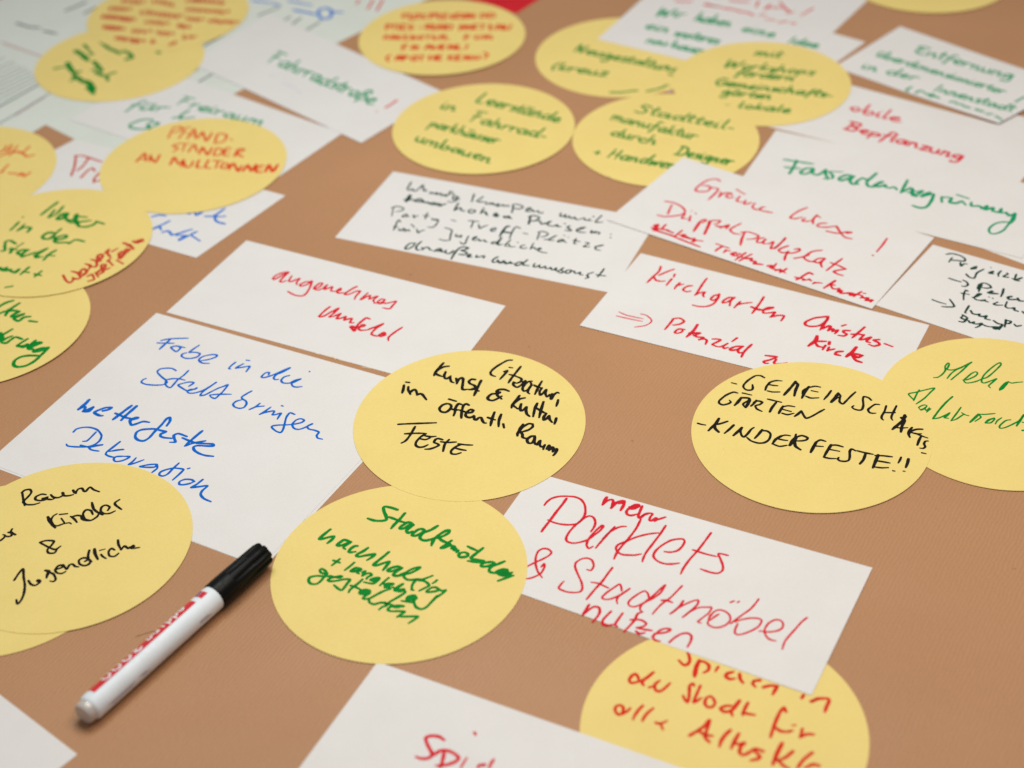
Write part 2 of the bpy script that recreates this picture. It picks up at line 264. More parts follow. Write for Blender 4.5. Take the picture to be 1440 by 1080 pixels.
# handwriting: card, ink, one string per written line; stroke = width in 0.01 mm : start x,y and steps in 0.1 mm on the table
WRITING = [
    ('lit', 'black', '186:8,8830 -32,-3 -50,-40 -38,-40 -20,-35 7,-29 22,-15;185:-46,8713 21,8 -22,-42 -27,-43;186:-11,8754 19,-6;185:61,8757 -29,-54 -31,-58 -23,-51;185:-13,8680 26,-12 29,-21;184:42,8647 19,-18 -6,-28 -27,-14 -18,14;184:10,8601 -1,-33 22,-24 26,22 20,33 8,8 -5,-24;183:125,8599 -22,-3 -27,-34 -13,-35 10,-25 23,13 24,44 -3,26;183:120,8559 -20,-45 -5,-26 10,-16;184:188,8594 -21,-49 -29,-82;183:137,8557 26,-24 22,-8;183:185,8525 -16,-35 2,-36 19,17 21,34 -7,-42 8,-30 18,22;182:245,8460 -11,-35 4,-18 21,46 19,19 9,-10;181:279,8397 -6,-31 -9,-32'),
    ('lit', 'black', '207:-428,8838 -22,-36 -27,-54 -11,-36;207:-395,8801 -33,-5 -37,-30 -15,-28 15,-22 30,-21;206:-415,8743 -9,-37 6,-31 16,-1 19,23;205:-387,8691 2,-31 7,-25 13,-8;205:-349,8669 3,-37;205:-346,8614 11,41 21,17 9,-16 -4,-58 -3,-36 8,-13 20,1;205:-230,8646 -21,6 -18,-21 8,-25 26,-20 5,-25 -17,-14 -29,2;205:-192,8634 -17,-51 -30,-99;204:-247,8556 19,-13 19,-16;203:-22,8510 -29,20 -33,0 -14,-17 20,-10 -11,-11 -41,-3 -24,-31 5,-24 25,-10 30,17 26,22;203:-98,8513 5,-42 24,-36;201:42,8459 -19,-40 -27,-45 -7,-34;201:74,8433 -33,-9 -30,-33 -12,-23 17,-25 11,-15;201:50,8376 -8,-41 4,-27 17,8 19,27 -5,-34 4,-36 15,-24;201:149,8373 -17,-51 -14,-78;201:188,8385 -16,-67 -18,-86;200:140,8327 24,-26 17,-19 19,-13;199:200,8269 -17,-33 -2,-29 17,10 18,28 1,-35 13,-30;199:258,8218 -6,-28 -8,-28'),
    ('lit', 'black', '206:-664,8658 20,-6;205:-677,8628 -3,-40 -7,-39;204:-649,8609 -1,-30 7,-22 8,-27;204:-637,8548 16,23 13,5 10,-19 5,-37;204:-593,8520 17,11 15,-8 13,-27 13,-29;202:-394,8461 43,-25;201:-410,8417 -25,-12 -19,-33 11,-31 29,-8 27,30 6,32 -14,19 -18,1;201:-318,8401 -19,8 -18,-40 -4,-41 -8,-34;201:-377,8359 25,-8 26,-4;201:-273,8391 -16,14 -17,-17 -9,-46 -4,-40 -1,-35;201:-326,8343 25,-14 11,-7;201:-290,8317 33,0 11,19 -15,10 -18,-13 -15,-34 7,-23 22,-8 22,15;200:-243,8283 3,-35 12,-6 13,18 16,2 7,-29 9,-24 12,-3;199:-116,8308 -16,-63 -12,-68;199:-158,8259 26,-17 18,-10;199:-76,8283 -15,-59 -4,-59;198:-66,8188 4,-37;198:111,8173 -25,4 -37,-33 -30,-49 -3,-28;198:54,8175 -20,-41 -16,-56;198:113,8167 -3,-23 -26,-26 -36,-14;197:37,8105 10,-29 -1,-23 20,-15 11,7;196:121,8058 -25,-3 -23,-29 6,-31 21,-2 16,32 4,22 -5,-39 5,-28 11,-6;195:131,7974 12,27 8,10 -5,-33 6,-23 14,-1 11,16;195:177,7970 -8,-22 -4,-21;195:186,7930 16,32 2,-22 -5,-22 19,26 7,-6 -5,-38;195:225,7911 19,15 1,-12 -12,-31 -11,-16'),
    ('lit', 'black', '179:-705,8239 63,0 73,-2 95,-3;177:-602,8208 -27,-75 -28,-55 -25,-20;178:-662,8144 58,0 59,-5;177:-536,8134 -32,-29 -25,-43 -3,-31 18,-21 29,1 26,17;177:-568,8088 29,-10 28,13;178:-539,8114 32,-11 32,1;177:-436,8069 -25,13 -17,-9 -8,-26 18,-12 11,-16 -21,-17 -32,-14 -29,0;177:-445,8050 41,-10 50,0;177:-396,8066 -25,-41 -11,-66;175:-322,8015 -32,-18 -29,-36 2,-28 26,-7 29,11;176:-354,7981 28,-14 30,-10;176:-340,8021 43,-12 41,-6'),
    ('stadt', 'green', '212:-695,7459 -29,17 -39,16 -12,-8 4,-35 14,-45 -1,-27 -25,-6 -36,4 -28,13 -16,10;211:-651,7426 -28,-48 -31,-45 -17,-31;211:-739,7399 33,-20 32,-22 22,-8;210:-600,7321 -16,18 -18,7 -26,-20 -18,-22 5,-10 22,5 27,24 20,-1;210:-604,7318 -29,-30 -6,-16 11,-15 22,12;209:-534,7263 -16,21 -25,-4 -26,-28 -7,-16 21,-5 31,18 15,18;209:-463,7304 -36,-30 -40,-20 -19,-25 -5,-19 14,-18 24,-5 27,8 24,14;209:-474,7209 25,25 31,24 20,3 -4,-21 -25,-21 -31,-14 -18,-2 -13,-25 -9,-35;208:-458,7205 22,-28 22,-15 22,-14;207:-385,7175 -24,-23 -27,-24 -7,-9 20,2 27,14 28,-12 -6,-12 -13,-2;207:-383,7115 22,-8 -15,-9;206:-370,7094 22,-3 -9,-14;206:-319,7074 -18,-5 -9,-15 6,-16 18,-3 24,6 3,19 -18,14 -9,-1;207:-295,7121 27,-22 26,-18;205:-209,7101 -20,-21 -31,-32 -18,-21 6,-10 29,-9 34,-12 -13,-9 -35,6 -39,10;204:-152,6979 -18,6 -35,-5 -17,-15 4,-12 26,-2 26,10 18,11;204:-93,6984 -33,-17 -36,-16 -15,-20 -1,-22 19,-11 22,-5;203:-80,6917 -22,5 -26,-8 -13,-11 13,-10 30,7 16,11 -24,-1 -22,-8;203:-137,6893 21,-17 30,-2 31,19;203:-85,6899 8,-20 -26,-11;202:-49,6868 -33,-13 -50,-22;284:-128,6899 22,1 25,-5 17,-17;284:-111,6882 35,10'),
    ('stadt', 'green', '209:-1073,7322 -24,-28 -23,-28 -10,-19 20,0 31,10 29,3 -10,-25 -23,-27;208:-950,7207 -25,15 -18,5 -25,-24 -9,-16 14,-6 26,10 26,17;208:-956,7201 -26,-21 -10,-15 11,-14;207:-913,7171 -15,1 -22,-20 -10,-22 12,-8 26,4;206:-854,7151 -28,-27 -26,-17 -8,-15 18,-8 35,7 48,6 -13,-22 -27,-23;205:-736,7108 -26,-31 -38,-42 -17,-24 18,-5 34,14 33,10 -10,-25 -21,-39;204:-659,6974 -22,14 -26,-4 -26,-14 -2,-13 20,-4 30,13 24,8;203:-661,6971 -32,-26 -13,-21 14,-10 30,4 35,16;180:-666,6924 26,11 25,20 31,16 24,1 -15,-17 -39,-25 -26,-8 -9,-15 18,-26 30,-5 26,4 26,-5 26,10 33,16;178:-575,6880 -17,-24 -10,-23 0,-34 9,-4;178:-602,6805 -4,-6;179:-588,6878 26,-8 22,-5 22,-20 9,-22 -13,-9 -41,-26;179:-466,6864 -11,-13 -13,-11;178:-451,6788 -20,19 -21,2 -22,-17 -8,-14 13,-4 30,3 28,8 15,-8 17,5 -17,-23 -30,-25 -17,-20;176:-465,6742 -32,-47 -26,-35 -27,-13 -27,16 -13,35 0,15 -11,-10 -21,5 -35,10'),
    ('stadt', 'green', '182:-1007,7074 -19,-23 -23,-26;182:-1044,7065 18,-10 20,-13;181:-926,7038 -26,-32 -24,-25;180:-889,6986 -25,9 -21,-14 -8,-11 20,-5 21,14 11,7;252:-929,6977 27,-10 16,11;180:-891,6978 -16,-22 12,-9;180:-877,6957 14,7 -8,-19 -5,-15 19,14 21,2 9,-16 -21,-14 -5,-15;269:-812,6902 24,2 -19,-10 -19,1 14,-9 24,6;179:-782,6900 -16,-23 -19,-14 -30,8 -19,8;179:-731,6903 -21,-25 -26,-33;250:-751,6851 21,2 22,-2 -27,-9 -13,-11 24,-5;231:-654,6847 -24,-21 -16,-22 24,-2 22,3 -16,-14 -22,5;178:-708,6828 17,-16;177:-648,6801 8,-20 -34,-31 -42,-31 -26,-21;248:-599,6755 -21,-9 -5,-19 21,-1 21,5 -8,20 -19,-6 -5,-11'),
    ('stadt', 'green', '179:-1076,6961 -6,20 -21,21 -11,-11 8,-20 22,-10 11,2 -17,-32 -20,-34 -21,-14 -28,6 -13,25 8,26 35,7 38,-5 38,-3 22,-9 30,6 11,-5 -13,-9 -28,8;179:-1031,6930 -21,-6 -13,-15 14,-10 38,2 38,8 30,-5 -13,-30 -27,-49 -25,18 -20,25;234:-1025,6931 27,0;179:-875,6901 -18,-24 -26,-29 -20,-21 -8,-23;179:-938,6857 25,-13 30,-22;267:-882,6811 26,5 20,-12 -21,-10 -25,2 25,-14;177:-830,6788 -24,-17 -13,-18 14,-7 19,4;178:-834,6747 42,30 36,24 38,13;176:-834,6750 3,-30 25,-17 32,9 26,-2;176:-748,6714 11,-27 -21,-6 -20,-21;176:-769,6715 37,-14 38,-18;246:-648,6676 -30,6 -16,-6 22,-5;175:-694,6683 -26,-9 -10,-18 16,-12 37,-3 37,-6 -21,-21 -18,-17;175:-679,6601 40,-3 42,-2 29,-4 -18,-20 -31,-26'),
    ('gem', 'black', '160:1361,8475 14,-8 14,-7;159:1569,8508 -19,22 -33,3 -49,-39 -36,-46 -5,-27 13,-24 24,-6 17,12 5,44;159:1591,8452 -21,-30 -15,-39;160:1570,8422 28,38 38,13 35,-6;159:1589,8436 23,-9 25,-6;158:1568,8375 29,-13 43,-4;207:1754,8454 -33,-50 -59,-79;206:1755,8447 7,-28 -22,-52 -17,-56;206:1827,8395 -29,-42 -33,-68;158:1820,8387 -32,-24 -13,-35;159:1825,8386 40,10 30,-11;158:1836,8354 36,-16;158:1794,8302 25,-20 48,-2;158:1955,8344 -27,-42 -32,-42;236:1990,8310 -24,-38 -31,-41;157:1994,8318 7,-36 -27,-15 -34,-37;157:1997,8274 -11,-43 15,-23 20,20 48,57 31,33;156:2179,8230 -12,25 -25,13 -11,-23 -9,-61 -17,-40 -20,-4 -24,13 -10,20 13,12;156:2219,8183 -25,4 -35,-28 -17,-20 3,-26 16,-10 20,0;155:2258,8168 -22,-54 -24,-41 -6,-25 7,-14;155:2230,8104 30,-3 37,-3;155:2319,8163 -28,-54 -21,-41 -6,-25 4,-16;215:2350,8070 -24,-50 -41,-43 -36,-35;215:2324,8046 13,-27 -24,-48 -20,-58;154:2281,7955 28,-5 32,0;186:2347,8066 6,-9 -16,-25;184:2367,7949 -18,-23 -15,-33 1,-33;168:2425,7928 -35,2 -39,-17 -14,-28;153:2352,7904 29,-15 28,-2;153:2376,7894 31,-28 30,-21;183:2405,7867 -21,-36 -21,-46;151:2433,7817 -16,-1 -13,-24 2,-25 -16,-15 -17,4;151:2374,7713 21,-10;165:1383,8369 -25,11 -47,-25 -47,-49 -6,-26 19,-19 31,6 22,16 -6,20;166:1414,8367 51,-25;214:1399,8321 -27,-42 -23,-29;215:1402,8321 40,-8 2,-27 -31,-63;165:1439,8291 -37,-32 8,-36;198:1487,8287 -20,-29 -20,-23;165:1469,8271 28,10 23,-15 -17,-20 -29,-11 4,-31 26,-26;165:1558,8294 31,-16 46,-22;197:1602,8255 -31,-46 -20,-41;197:1640,8217 -18,-29 -19,-38;164:1639,8212 33,6 36,-12;164:1632,8187 47,-26;163:1624,8149 29,-16 40,10;196:1741,8160 -26,-28 -22,-19;163:1742,8163 6,-42 11,-31 35,14 49,35 39,27'),
    ('gem', 'black', '170:1106,8096 20,-12 23,-8;203:1238,8131 -23,-42 -32,-40 -22,-28;170:1286,8100 -43,-18 -38,-9;220:1205,8073 -2,-34 17,-36;186:1318,8061 -35,-42 -30,-31;203:1363,8034 -32,-40 -28,-31;168:1365,8034 -15,-33 2,-42 12,-14 25,27 27,40 19,16;185:1481,8003 -30,-44 -26,-33;167:1474,7995 34,-7 16,-31 -17,-49 -31,-26 -37,-1 -39,24 -19,33;201:1585,7935 -36,-26 -28,-43;168:1582,7935 30,6 25,-8;168:1565,7908 25,-11 24,-7;167:1529,7861 31,-21 43,6;301:1665,7908 -17,-24 -27,-39;168:1674,7944 -7,-28 39,13 30,-23 -11,-20 -32,-6 -37,3;200:1657,7875 -4,-41 24,-35;200:1779,7861 -23,-44 -23,-47;200:1782,7860 -22,-35 -28,-55;167:1779,7861 29,18 28,-15;167:1770,7826 43,-9;199:1863,7829 -33,-55 -28,-50;167:1860,7825 33,-1 35,-19;166:1845,7789 56,-23;165:1802,7720 29,-13 35,-5;165:1995,7763 -20,18 -15,-22 -9,-48 -13,-31 -25,-7 -25,7 -10,17 8,13;166:2005,7762 36,-19 48,-20;198:2046,7728 -20,-47 -29,-38;214:2118,7714 -26,-55 -27,-57;165:2100,7711 43,-6 52,-14;164:2098,7663 34,-11 38,-15;164:2079,7608 37,-10 37,-1;164:2246,7683 -11,-23 -16,-27;197:2285,7664 -13,-35 -19,-40;163:2174,7567 9,-4;163:2233,7559 8,-3'),
    ('mehr', 'green', '121:2605,8421 23,1 32,25 30,40 9,42 26,33 4,-14 -19,-37 -8,-14 29,-9 38,10 48,25 54,34 -33,-31 -48,-52 -48,-46 -39,-38;121:2804,8512 -48,-26 -39,-35 -34,-45;120:2775,8381 29,3 53,29 22,28 -6,16 -29,-13 -40,-39 -25,-27 7,-26 31,0 38,11 33,18;120:2888,8381 42,17 54,51 57,63 4,24 -27,-13 -53,-47 -50,-55 -26,-44 -5,-29 17,-6 34,14 46,21 -27,-27 -38,-38 5,-22;203:3034,8335 -31,-31 -28,-31;119:2969,8261 28,19 49,62;119:3044,8342 16,-16 31,4 39,1'),
    ('mehr', 'green', '119:2489,8307 -22,-35 -35,-67;119:2433,8217 -17,55 44,13 65,19 59,13 -34,-40 -48,-54 -62,-52;118:2501,8150 -13,9 -25,-10 -16,-15 6,-20 28,13 16,15;118:2497,8142 -20,-22 -20,-11;117:2482,8131 6,-28 23,26;117:2516,8118 -31,-30;141:2674,8225 -52,-53 -56,-68 -58,-81;117:2510,8021 39,8 45,24 27,18 -24,-30 -19,-14 23,-8;117:2700,8118 -38,-54 -51,-68;117:2611,7995 32,11 42,32 19,14;117:2692,8065 15,-21 20,-11;175:2786,8041 -27,-29 -40,-41;117:2785,8045 9,-32 -44,-36;117:2785,8045 35,-7 66,3;163:2870,7998 -33,-13 -29,-25;116:2807,7956 33,1 33,33;116:2915,7998 -32,-25 -20,-30;116:2963,7974 -31,-5 -46,-43 -6,-25 30,3 52,27 59,39 32,45;163:3053,8015 -38,-53 -33,-48;116:3025,7946 22,-10;185:3005,7869 20,2'),
    ('parklet', 'red', '155:148,7432 15,26 29,29 42,14 45,-1 45,-9 35,-25 18,-42 3,-48 -7,-46 -21,-39 -24,-28 -27,-7 -36,1 -39,10 -35,17 -28,22;178:278,7480 -25,-46 -40,-65 -44,-77 -34,-56 -13,-25;152:399,7190 20,36 10,39 -8,41 -22,15 -28,-14 -28,-28 -34,-37 -34,-50 -18,-45 5,-29 30,-15 35,3 45,16 38,33 38,36 23,35 -6,10 -24,-24 -35,-44 -29,-49 -10,-38 10,-27 25,14;152:535,7221 -30,-41 -40,-55 -34,-49 -15,-22;153:461,7125 39,49 43,33 32,11 24,-2;152:686,7268 -33,-73 -47,-75 -40,-55 -35,-55 -21,-52;151:773,7150 -58,-6 -69,-20 -55,-29 -46,-22 -18,-30 9,-33 24,-21 35,-6 34,-3 34,7;151:821,7207 -35,-62 -47,-74 -47,-73 -22,-49 -6,-24;152:792,6996 30,-8 41,9 29,30 19,37 -4,23 -26,4 -44,-8 -52,-35 -40,-42 -17,-43 18,-39 37,-25 42,-5 38,4;150:1066,7127 -38,-59 -53,-79 -51,-66 -42,-66 -20,-45;150:950,6997 37,-22 41,-22 45,-19;148:1135,6938 -25,12 -25,5 7,-45 6,-50 -7,-37 -26,-20 -33,6 -33,18 -26,17'),
    ('parklet', 'red', '210:509,7472 -16,-30 -13,-33;175:482,7412 30,32 27,5 3,-24 -15,-47;210:527,7378 28,39 28,14 23,-1 -8,-37 -19,-39;227:573,7415 27,1;174:621,7364 33,-3 29,18 3,14 -20,3 -29,-20 -25,-32 2,-27 22,-11 37,10;244:633,7377 37,7 13,2;173:705,7381 -17,-43 -15,-45 10,-14 24,24 23,9;160:688,7291 29,22 27,4 13,-8 -16,-25 -7,-26 13,-4 25,21 7,-14 -17,-15;176:784,7261 18,7 24,9'),
    ('parklet', 'red', '139:12,6927 22,11 40,25 45,25 36,26 14,24 -16,26 -30,7 -28,-21 -15,-49 -2,-57 10,-57 20,-45;137:107,6926 17,24 0,-28 -19,-43 -27,-22 -31,-14 -39,-6;136:357,6885 21,-7 17,35 -7,45 -25,18 -31,-4 -32,-26 -7,-37 13,-64 14,-56 1,-49 -14,-23 -30,-4 -42,9 -33,21 -8,13 14,26 18,23;150:496,6890 -25,-39 -39,-64 -48,-64 -45,-66;136:373,6785 32,-9 29,-20 28,-22;135:532,6706 -1,36 -7,18 -27,-21 -46,-39 -28,-34 11,-16 34,0 44,21 37,25 27,25 -46,-39 -23,-22 -8,-24 2,-25;128:673,6641 -3,36 -15,20 -31,-16 -46,-39 -19,-28 6,-24 25,-8 35,15 36,21 36,21 42,39 31,56 -28,-26 -39,-45 -37,-33 -38,-39 -11,-29 9,-21;128:860,6721 -31,-37 -44,-51 -46,-39 -34,-39 -26,-36;167:739,6619 27,-3 28,-17;147:854,6607 -20,-32 -34,-38 -27,-22;128:782,6520 42,38 45,27 44,20 21,-1 -12,-35 -43,-44 -42,-38;115:836,6484 47,41 49,25 38,0 27,-4 -20,-40 -37,-33 -28,-27 17,-11;127:1028,6493 -25,-18 -24,-22;126:977,6471 26,39 31,15 32,-14 19,-31 -2,-35 -26,-32 -35,-15 -33,2 -26,25 9,34 12,35;154:1102,6576 20,9;166:1140,6573 9,7;153:1254,6589 -17,-26;127:1237,6563 -36,-44 -47,-38 -38,-32 -35,-30;126:1106,6432 43,14 43,6 41,-6 14,-18 -22,-39 -37,-26 -45,-20 -33,-6 -15,15 9,34 16,31;126:1224,6355 44,-10 46,4 32,19 9,34 -13,24 -28,2 -33,-20 -26,-39 -5,-34 11,-35 18,-15 20,-6;125:1487,6433 -36,-32 -41,-49 -41,-48 -27,-38 -20,-49'),
    ('parklet', 'red', '179:349,6615 -17,-32 -22,-42;163:313,6543 31,33 31,22 25,-8 2,-36 -20,-39 -23,-28;161:463,6557 -25,-29 -24,-33 -2,-26 20,-13 34,3;161:523,6539 -24,-39 -22,-39 9,-18;150:628,6541 -26,-13 -21,-46 -33,-44 -30,-35;150:560,6487 34,0 28,-10 19,-25 -19,-19 -34,-6;164:588,6427 32,-14 45,-12;178:582,6401 15,-18 29,4;149:675,6377 34,1 33,6 21,16 -18,10 -30,-7 -31,-26 -19,-22 10,-23 24,-11;149:747,6309 32,32 36,23 33,4 19,-22 -9,-39 -21,-38'),
    ('spielen', 'scarlet', '185:834,6237 5,-28 0,-34 -15,-26 -21,-1 -20,34;258:888,6172 -22,-48 -15,-59;185:887,6166 24,-4 21,-26 -6,-33 -26,-17;184:979,6121 -18,-29;200:1050,6081 -32,-10 -9,-20 19,-18 25,3;200:1081,6066 -2,-36 11,-27;239:1176,6015 -30,-2;199:1149,6013 -12,-20 12,-21;218:1187,5966 38,9 35,-6;198:1260,5969 -17,-27 -16,-27;256:1380,5900 -12,-19;217:1411,5855 37,21;196:1414,5855 39,16 44,-3 2,-19 -17,-31 -15,-34'),
    ('spielen', 'scarlet', '178:567,6055 -5,31 -11,17 -21,-15 -13,-26 9,-20 33,6 29,11 30,23 27,25 -31,-31 -29,-25 -4,-18 7,-11;177:613,6006 23,7;177:671,6048 -21,-17 -9,-21 4,-25 19,-9 26,17 32,35;176:841,6001 -4,16 -18,-14 -6,-37 -7,-42 -11,-31 -13,27 -4,21;175:873,5999 -24,-52 -22,-54 21,9 19,15;175:914,5927 -23,-15 -10,-31 9,-24 23,-4 19,25 -7,37 -11,12;196:1008,5856 -33,-2 -20,-14 15,-21 30,2 27,21 29,44 -28,-36 -23,-33 3,-28;196:1096,5869 -21,-38 -17,-41;195:1060,5805 31,-10 27,-7;195:1275,5798 -5,27 -25,-29 -34,-67 -37,-89;193:1209,5698 23,-24 40,-7;193:1269,5671 18,3;155:1293,5708 17,0;193:1338,5682 -12,-37 -8,-15;193:1318,5630 38,17 31,-5'),
    ('spielen', 'scarlet', '175:465,5848 7,31 -14,19 -21,-6 -8,-26 12,-27 20,1 29,16 17,20;174:570,5887 -25,-29 -22,-35 -10,-23;174:621,5866 -30,-27 -22,-30 -10,-22;173:624,5772 23,-9 33,16;173:647,5763 8,-39;203:782,5678 38,24 46,35 24,30 -23,-68 -11,-37 17,-33;201:824,5706 34,-29 34,-10;201:987,5699 -30,-29 -25,-36 -14,-36;200:1024,5673 -26,-43 -24,-47;199:990,5615 28,-9 24,6 -20,-21 -11,-37 15,-16 31,13 19,17;198:1126,5554 -32,17 -12,-7 23,-39 -14,-17 -32,-5;229:1226,5599 -32,-57 -34,-72;198:1269,5544 -40,-34 -43,-19;197:1187,5498 23,-38 25,-24;198:1362,5530 -50,-41 -37,-48;197:1380,5448 -27,9 -44,-19'),
    ('spielcard', 'red', '202:-429,5730 -21,21 -26,9 -24,0 -19,-10 2,-23 12,-36 18,-44 -8,-19 -19,-9 -27,1 -26,13;201:-493,5633 21,11 18,16 23,5 29,-8 27,-20 18,-26 -16,-21 -29,-13 -33,-7 -33,2;200:-429,5653 -4,-34 -8,-39 -7,-24;203:-278,5769 6,-15;120:-317,5611 -23,-43 -10,-29;199:-237,5556 -15,6 -10,-7 -2,-12;259:-252,5560 21,1;179:-186,5590 -12,-19 -12,-31'),
    ('raum', 'black', '160:-2913,7788 18,-63 20,-58;160:-2915,7784 13,21 29,5 15,-26 -10,-35 -17,-33 -5,-17 25,-24 41,-3 32,12;160:-2767,7755 -27,6 -29,-20 2,-26 31,-11 28,6 8,22 -16,-8 -11,-3 30,-7 24,-6 16,7;160:-2738,7752 19,-23 30,-7 26,20 -4,22 -6,1 16,-28 30,-2 22,7;192:-2612,7782 13,-23 9,-6;160:-2593,7754 9,34 22,7 16,-27 12,-1 18,35 27,-26 35,-20'),
    ('raum', 'black', '156:-2973,7383 13,-10 18,24 1,21 -12,5;156:-2940,7413 19,-9 21,6 -7,9;156:-2926,7441 22,-10 23,-14 -31,28 3,24;220:-2720,7556 22,-44 38,-54;141:-2672,7578 -17,-16 -6,-33 19,-44 25,-11 32,15 33,6 13,-10;157:-2639,7537 23,-36;158:-2654,7572 43,3;157:-2587,7550 24,-23 22,-32;157:-2584,7545 33,10 24,-6 10,-26 19,-14 35,-3 30,27 7,25;158:-2460,7557 -17,35 -30,7 -11,-33 18,-44 25,-11;174:-2482,7662 20,-58 35,-37 26,-19;158:-2378,7585 7,29 -26,19 -21,-15 0,-35 21,-23 34,-2 29,19;159:-2323,7675 -22,-24 6,-22 41,-42'),
    ('raum', 'black', '154:-2726,7340 23,-19 39,-28 37,-19 26,26;154:-2726,7343 34,10 44,-8 -8,-36 -16,-32 11,-29 33,-3 10,24'),
    ('raum', 'black', '157:-2814,7039 13,46 19,43 16,-65 20,-70 7,-69 -7,-54 -13,-20 -13,34;157:-2733,7030 19,-30 28,-11 21,29 -11,13 -8,-5 17,-20;220:-2677,7025 8,-7;189:-2652,7105 21,-8 -4,-25 0,-28;157:-2639,7092 19,-8 20,-14 18,-39 -8,-19 -20,5;158:-2589,7110 28,14 -3,16 -21,-2 -13,-31 14,-26 28,-8 19,14;174:-2560,7143 24,-37;159:-2531,7106 7,34 17,5 17,-20 20,-5;159:-2441,7162 17,18 -29,12 -23,-17 7,-30 27,-18 25,8 9,28 -11,14;159:-2431,7252 0,-42 11,-39 18,-15;207:-2403,7260 10,-40 23,-47;175:-2358,7211 12,-17 20,-17;112:-2371,7246 29,9;153:-2287,7243 -19,14 -13,-23 11,-38 29,-6 19,23;170:-2280,7325 9,-38 21,-46;154:-2250,7241 15,31 25,-22 25,22 2,-12 -10,-12 28,2 17,3;200:-2205,7257 26,8'),
    ('farbe', 'blue', '150:-2282,9251 35,10 52,4 88,-4;180:-2225,9254 -26,-45 -29,-54;150:-2304,9226 52,-7 58,-7;149:-2148,9173 -32,7 -27,-10 16,-28 26,-24 20,33 -3,18 33,-12;148:-2024,9175 -28,-32 -29,-41 29,0 43,-19 -12,-33 -34,-14 -41,3 -29,24 2,26 25,10;148:-1990,9004 45,9 43,22 6,21 -29,9 -50,-11 -28,-23 -3,-25 24,-28 46,-8;147:-1767,8968 -23,-32 -14,-33 13,-5;162:-1698,8984 21,-7;147:-1715,8946 -23,-19 -21,-23 38,5 49,8 -7,-29 -10,-28;146:-1542,8814 1,24 -23,-2 -22,-35 11,-14 35,10 38,21 48,34 44,25 -43,-42 -38,-22 -16,-32 10,-21 22,2;145:-1407,8796 -32,-12 -18,-32 12,-29 36,-8 39,13;188:-1387,8726 26,18 27,10;144:-1336,8750 -34,-26 -19,-14 12,-30 26,-10 29,3;175:-1284,8828 4,-4'),
    ('farbe', 'blue', '145:-2142,8910 -28,26 -37,7 -40,-5 -16,-28 25,-44 43,-53 8,-26 -23,-18 -50,0 -57,13 -33,23 4,25 20,15;145:-2063,8905 -22,-44 -35,-47 -20,-47 -16,-32 -21,10 -16,26 -4,38;146:-2191,8821 39,6 41,-5 37,-18;144:-2041,8738 27,30 -7,11 -30,3 -39,-12 -21,-14 27,-31 38,-32 39,9 18,15 -8,-12 -30,-1 -18,-15 12,-21 35,-3 48,20 41,37 38,42 -42,-50 -35,-46 -9,-31 27,2 36,29 42,33 33,17 26,14 -21,-59 -26,-46 -21,-29 -27,17 -9,17;144:-1898,8636 52,3 83,-7;149:-1636,8654 -30,-26 -27,-30 7,-21 22,-22 7,-28 -12,-35 -28,-8 -31,17 -13,29 17,27 34,13;149:-1573,8524 -27,-34 -34,-24;149:-1632,8469 37,21 49,4;148:-1503,8478 -29,-33 -34,-32;148:-1566,8413 35,16 48,12 6,-12 -10,-27 17,-1 36,12 -10,-30 -8,-27;194:-1435,8488 8,-5;147:-1348,8394 -30,18 -19,-41 -7,-69 -6,-53 -13,-26 -30,18 -27,36 4,15 38,5 44,-2 43,2 48,12 18,21 -21,18 -28,-10 -22,-40 13,-40 30,-14 37,16 28,21 14,10 -28,-20 11,-28 35,-15 28,-21 -11,-29 7,-27 29,-13'),
    ('farbe', 'blue', '246:-2658,8653 -22,-47 -32,-45;204:-2711,8557 30,26 12,-9 -9,-39;265:-2676,8539 25,9 30,29;204:-2620,8573 -19,-38 -28,-5;204:-2554,8532 33,9 17,19 -35,3 -42,-21 -23,-21 15,-22 17,-13;244:-2595,8508 28,-22 20,-3;233:-2380,8569 -31,-41 -33,-45 -32,-44;233:-2347,8562 -32,-53 -28,-45 -16,-37;202:-2471,8501 38,-27 44,-27 31,-10;243:-2362,8425 37,17 -15,1 -26,-21 4,-32;202:-2365,8398 15,-24 33,13 32,16 40,-11;194:-2132,8348 14,45 -5,36 -18,-11 -26,-60 -32,-59 -26,-58 -30,-28 -35,10 -23,33 3,45 26,21 43,4 39,-3 42,-19 30,-14 -26,-17 -2,-23 26,-17 47,-10;186:-1995,8233 -34,22 -25,11 -22,-15 9,-39 8,-27 -33,1;204:-1906,8279 -33,-47 -33,-50 -24,-40;185:-2020,8222 47,-33 46,-26;185:-1987,8145 36,20 75,16;185:-1927,8163 54,-8 44,-8 7,-19 -39,3 -58,9 -23,-13 9,-31 32,-32 40,-22 49,-12'),
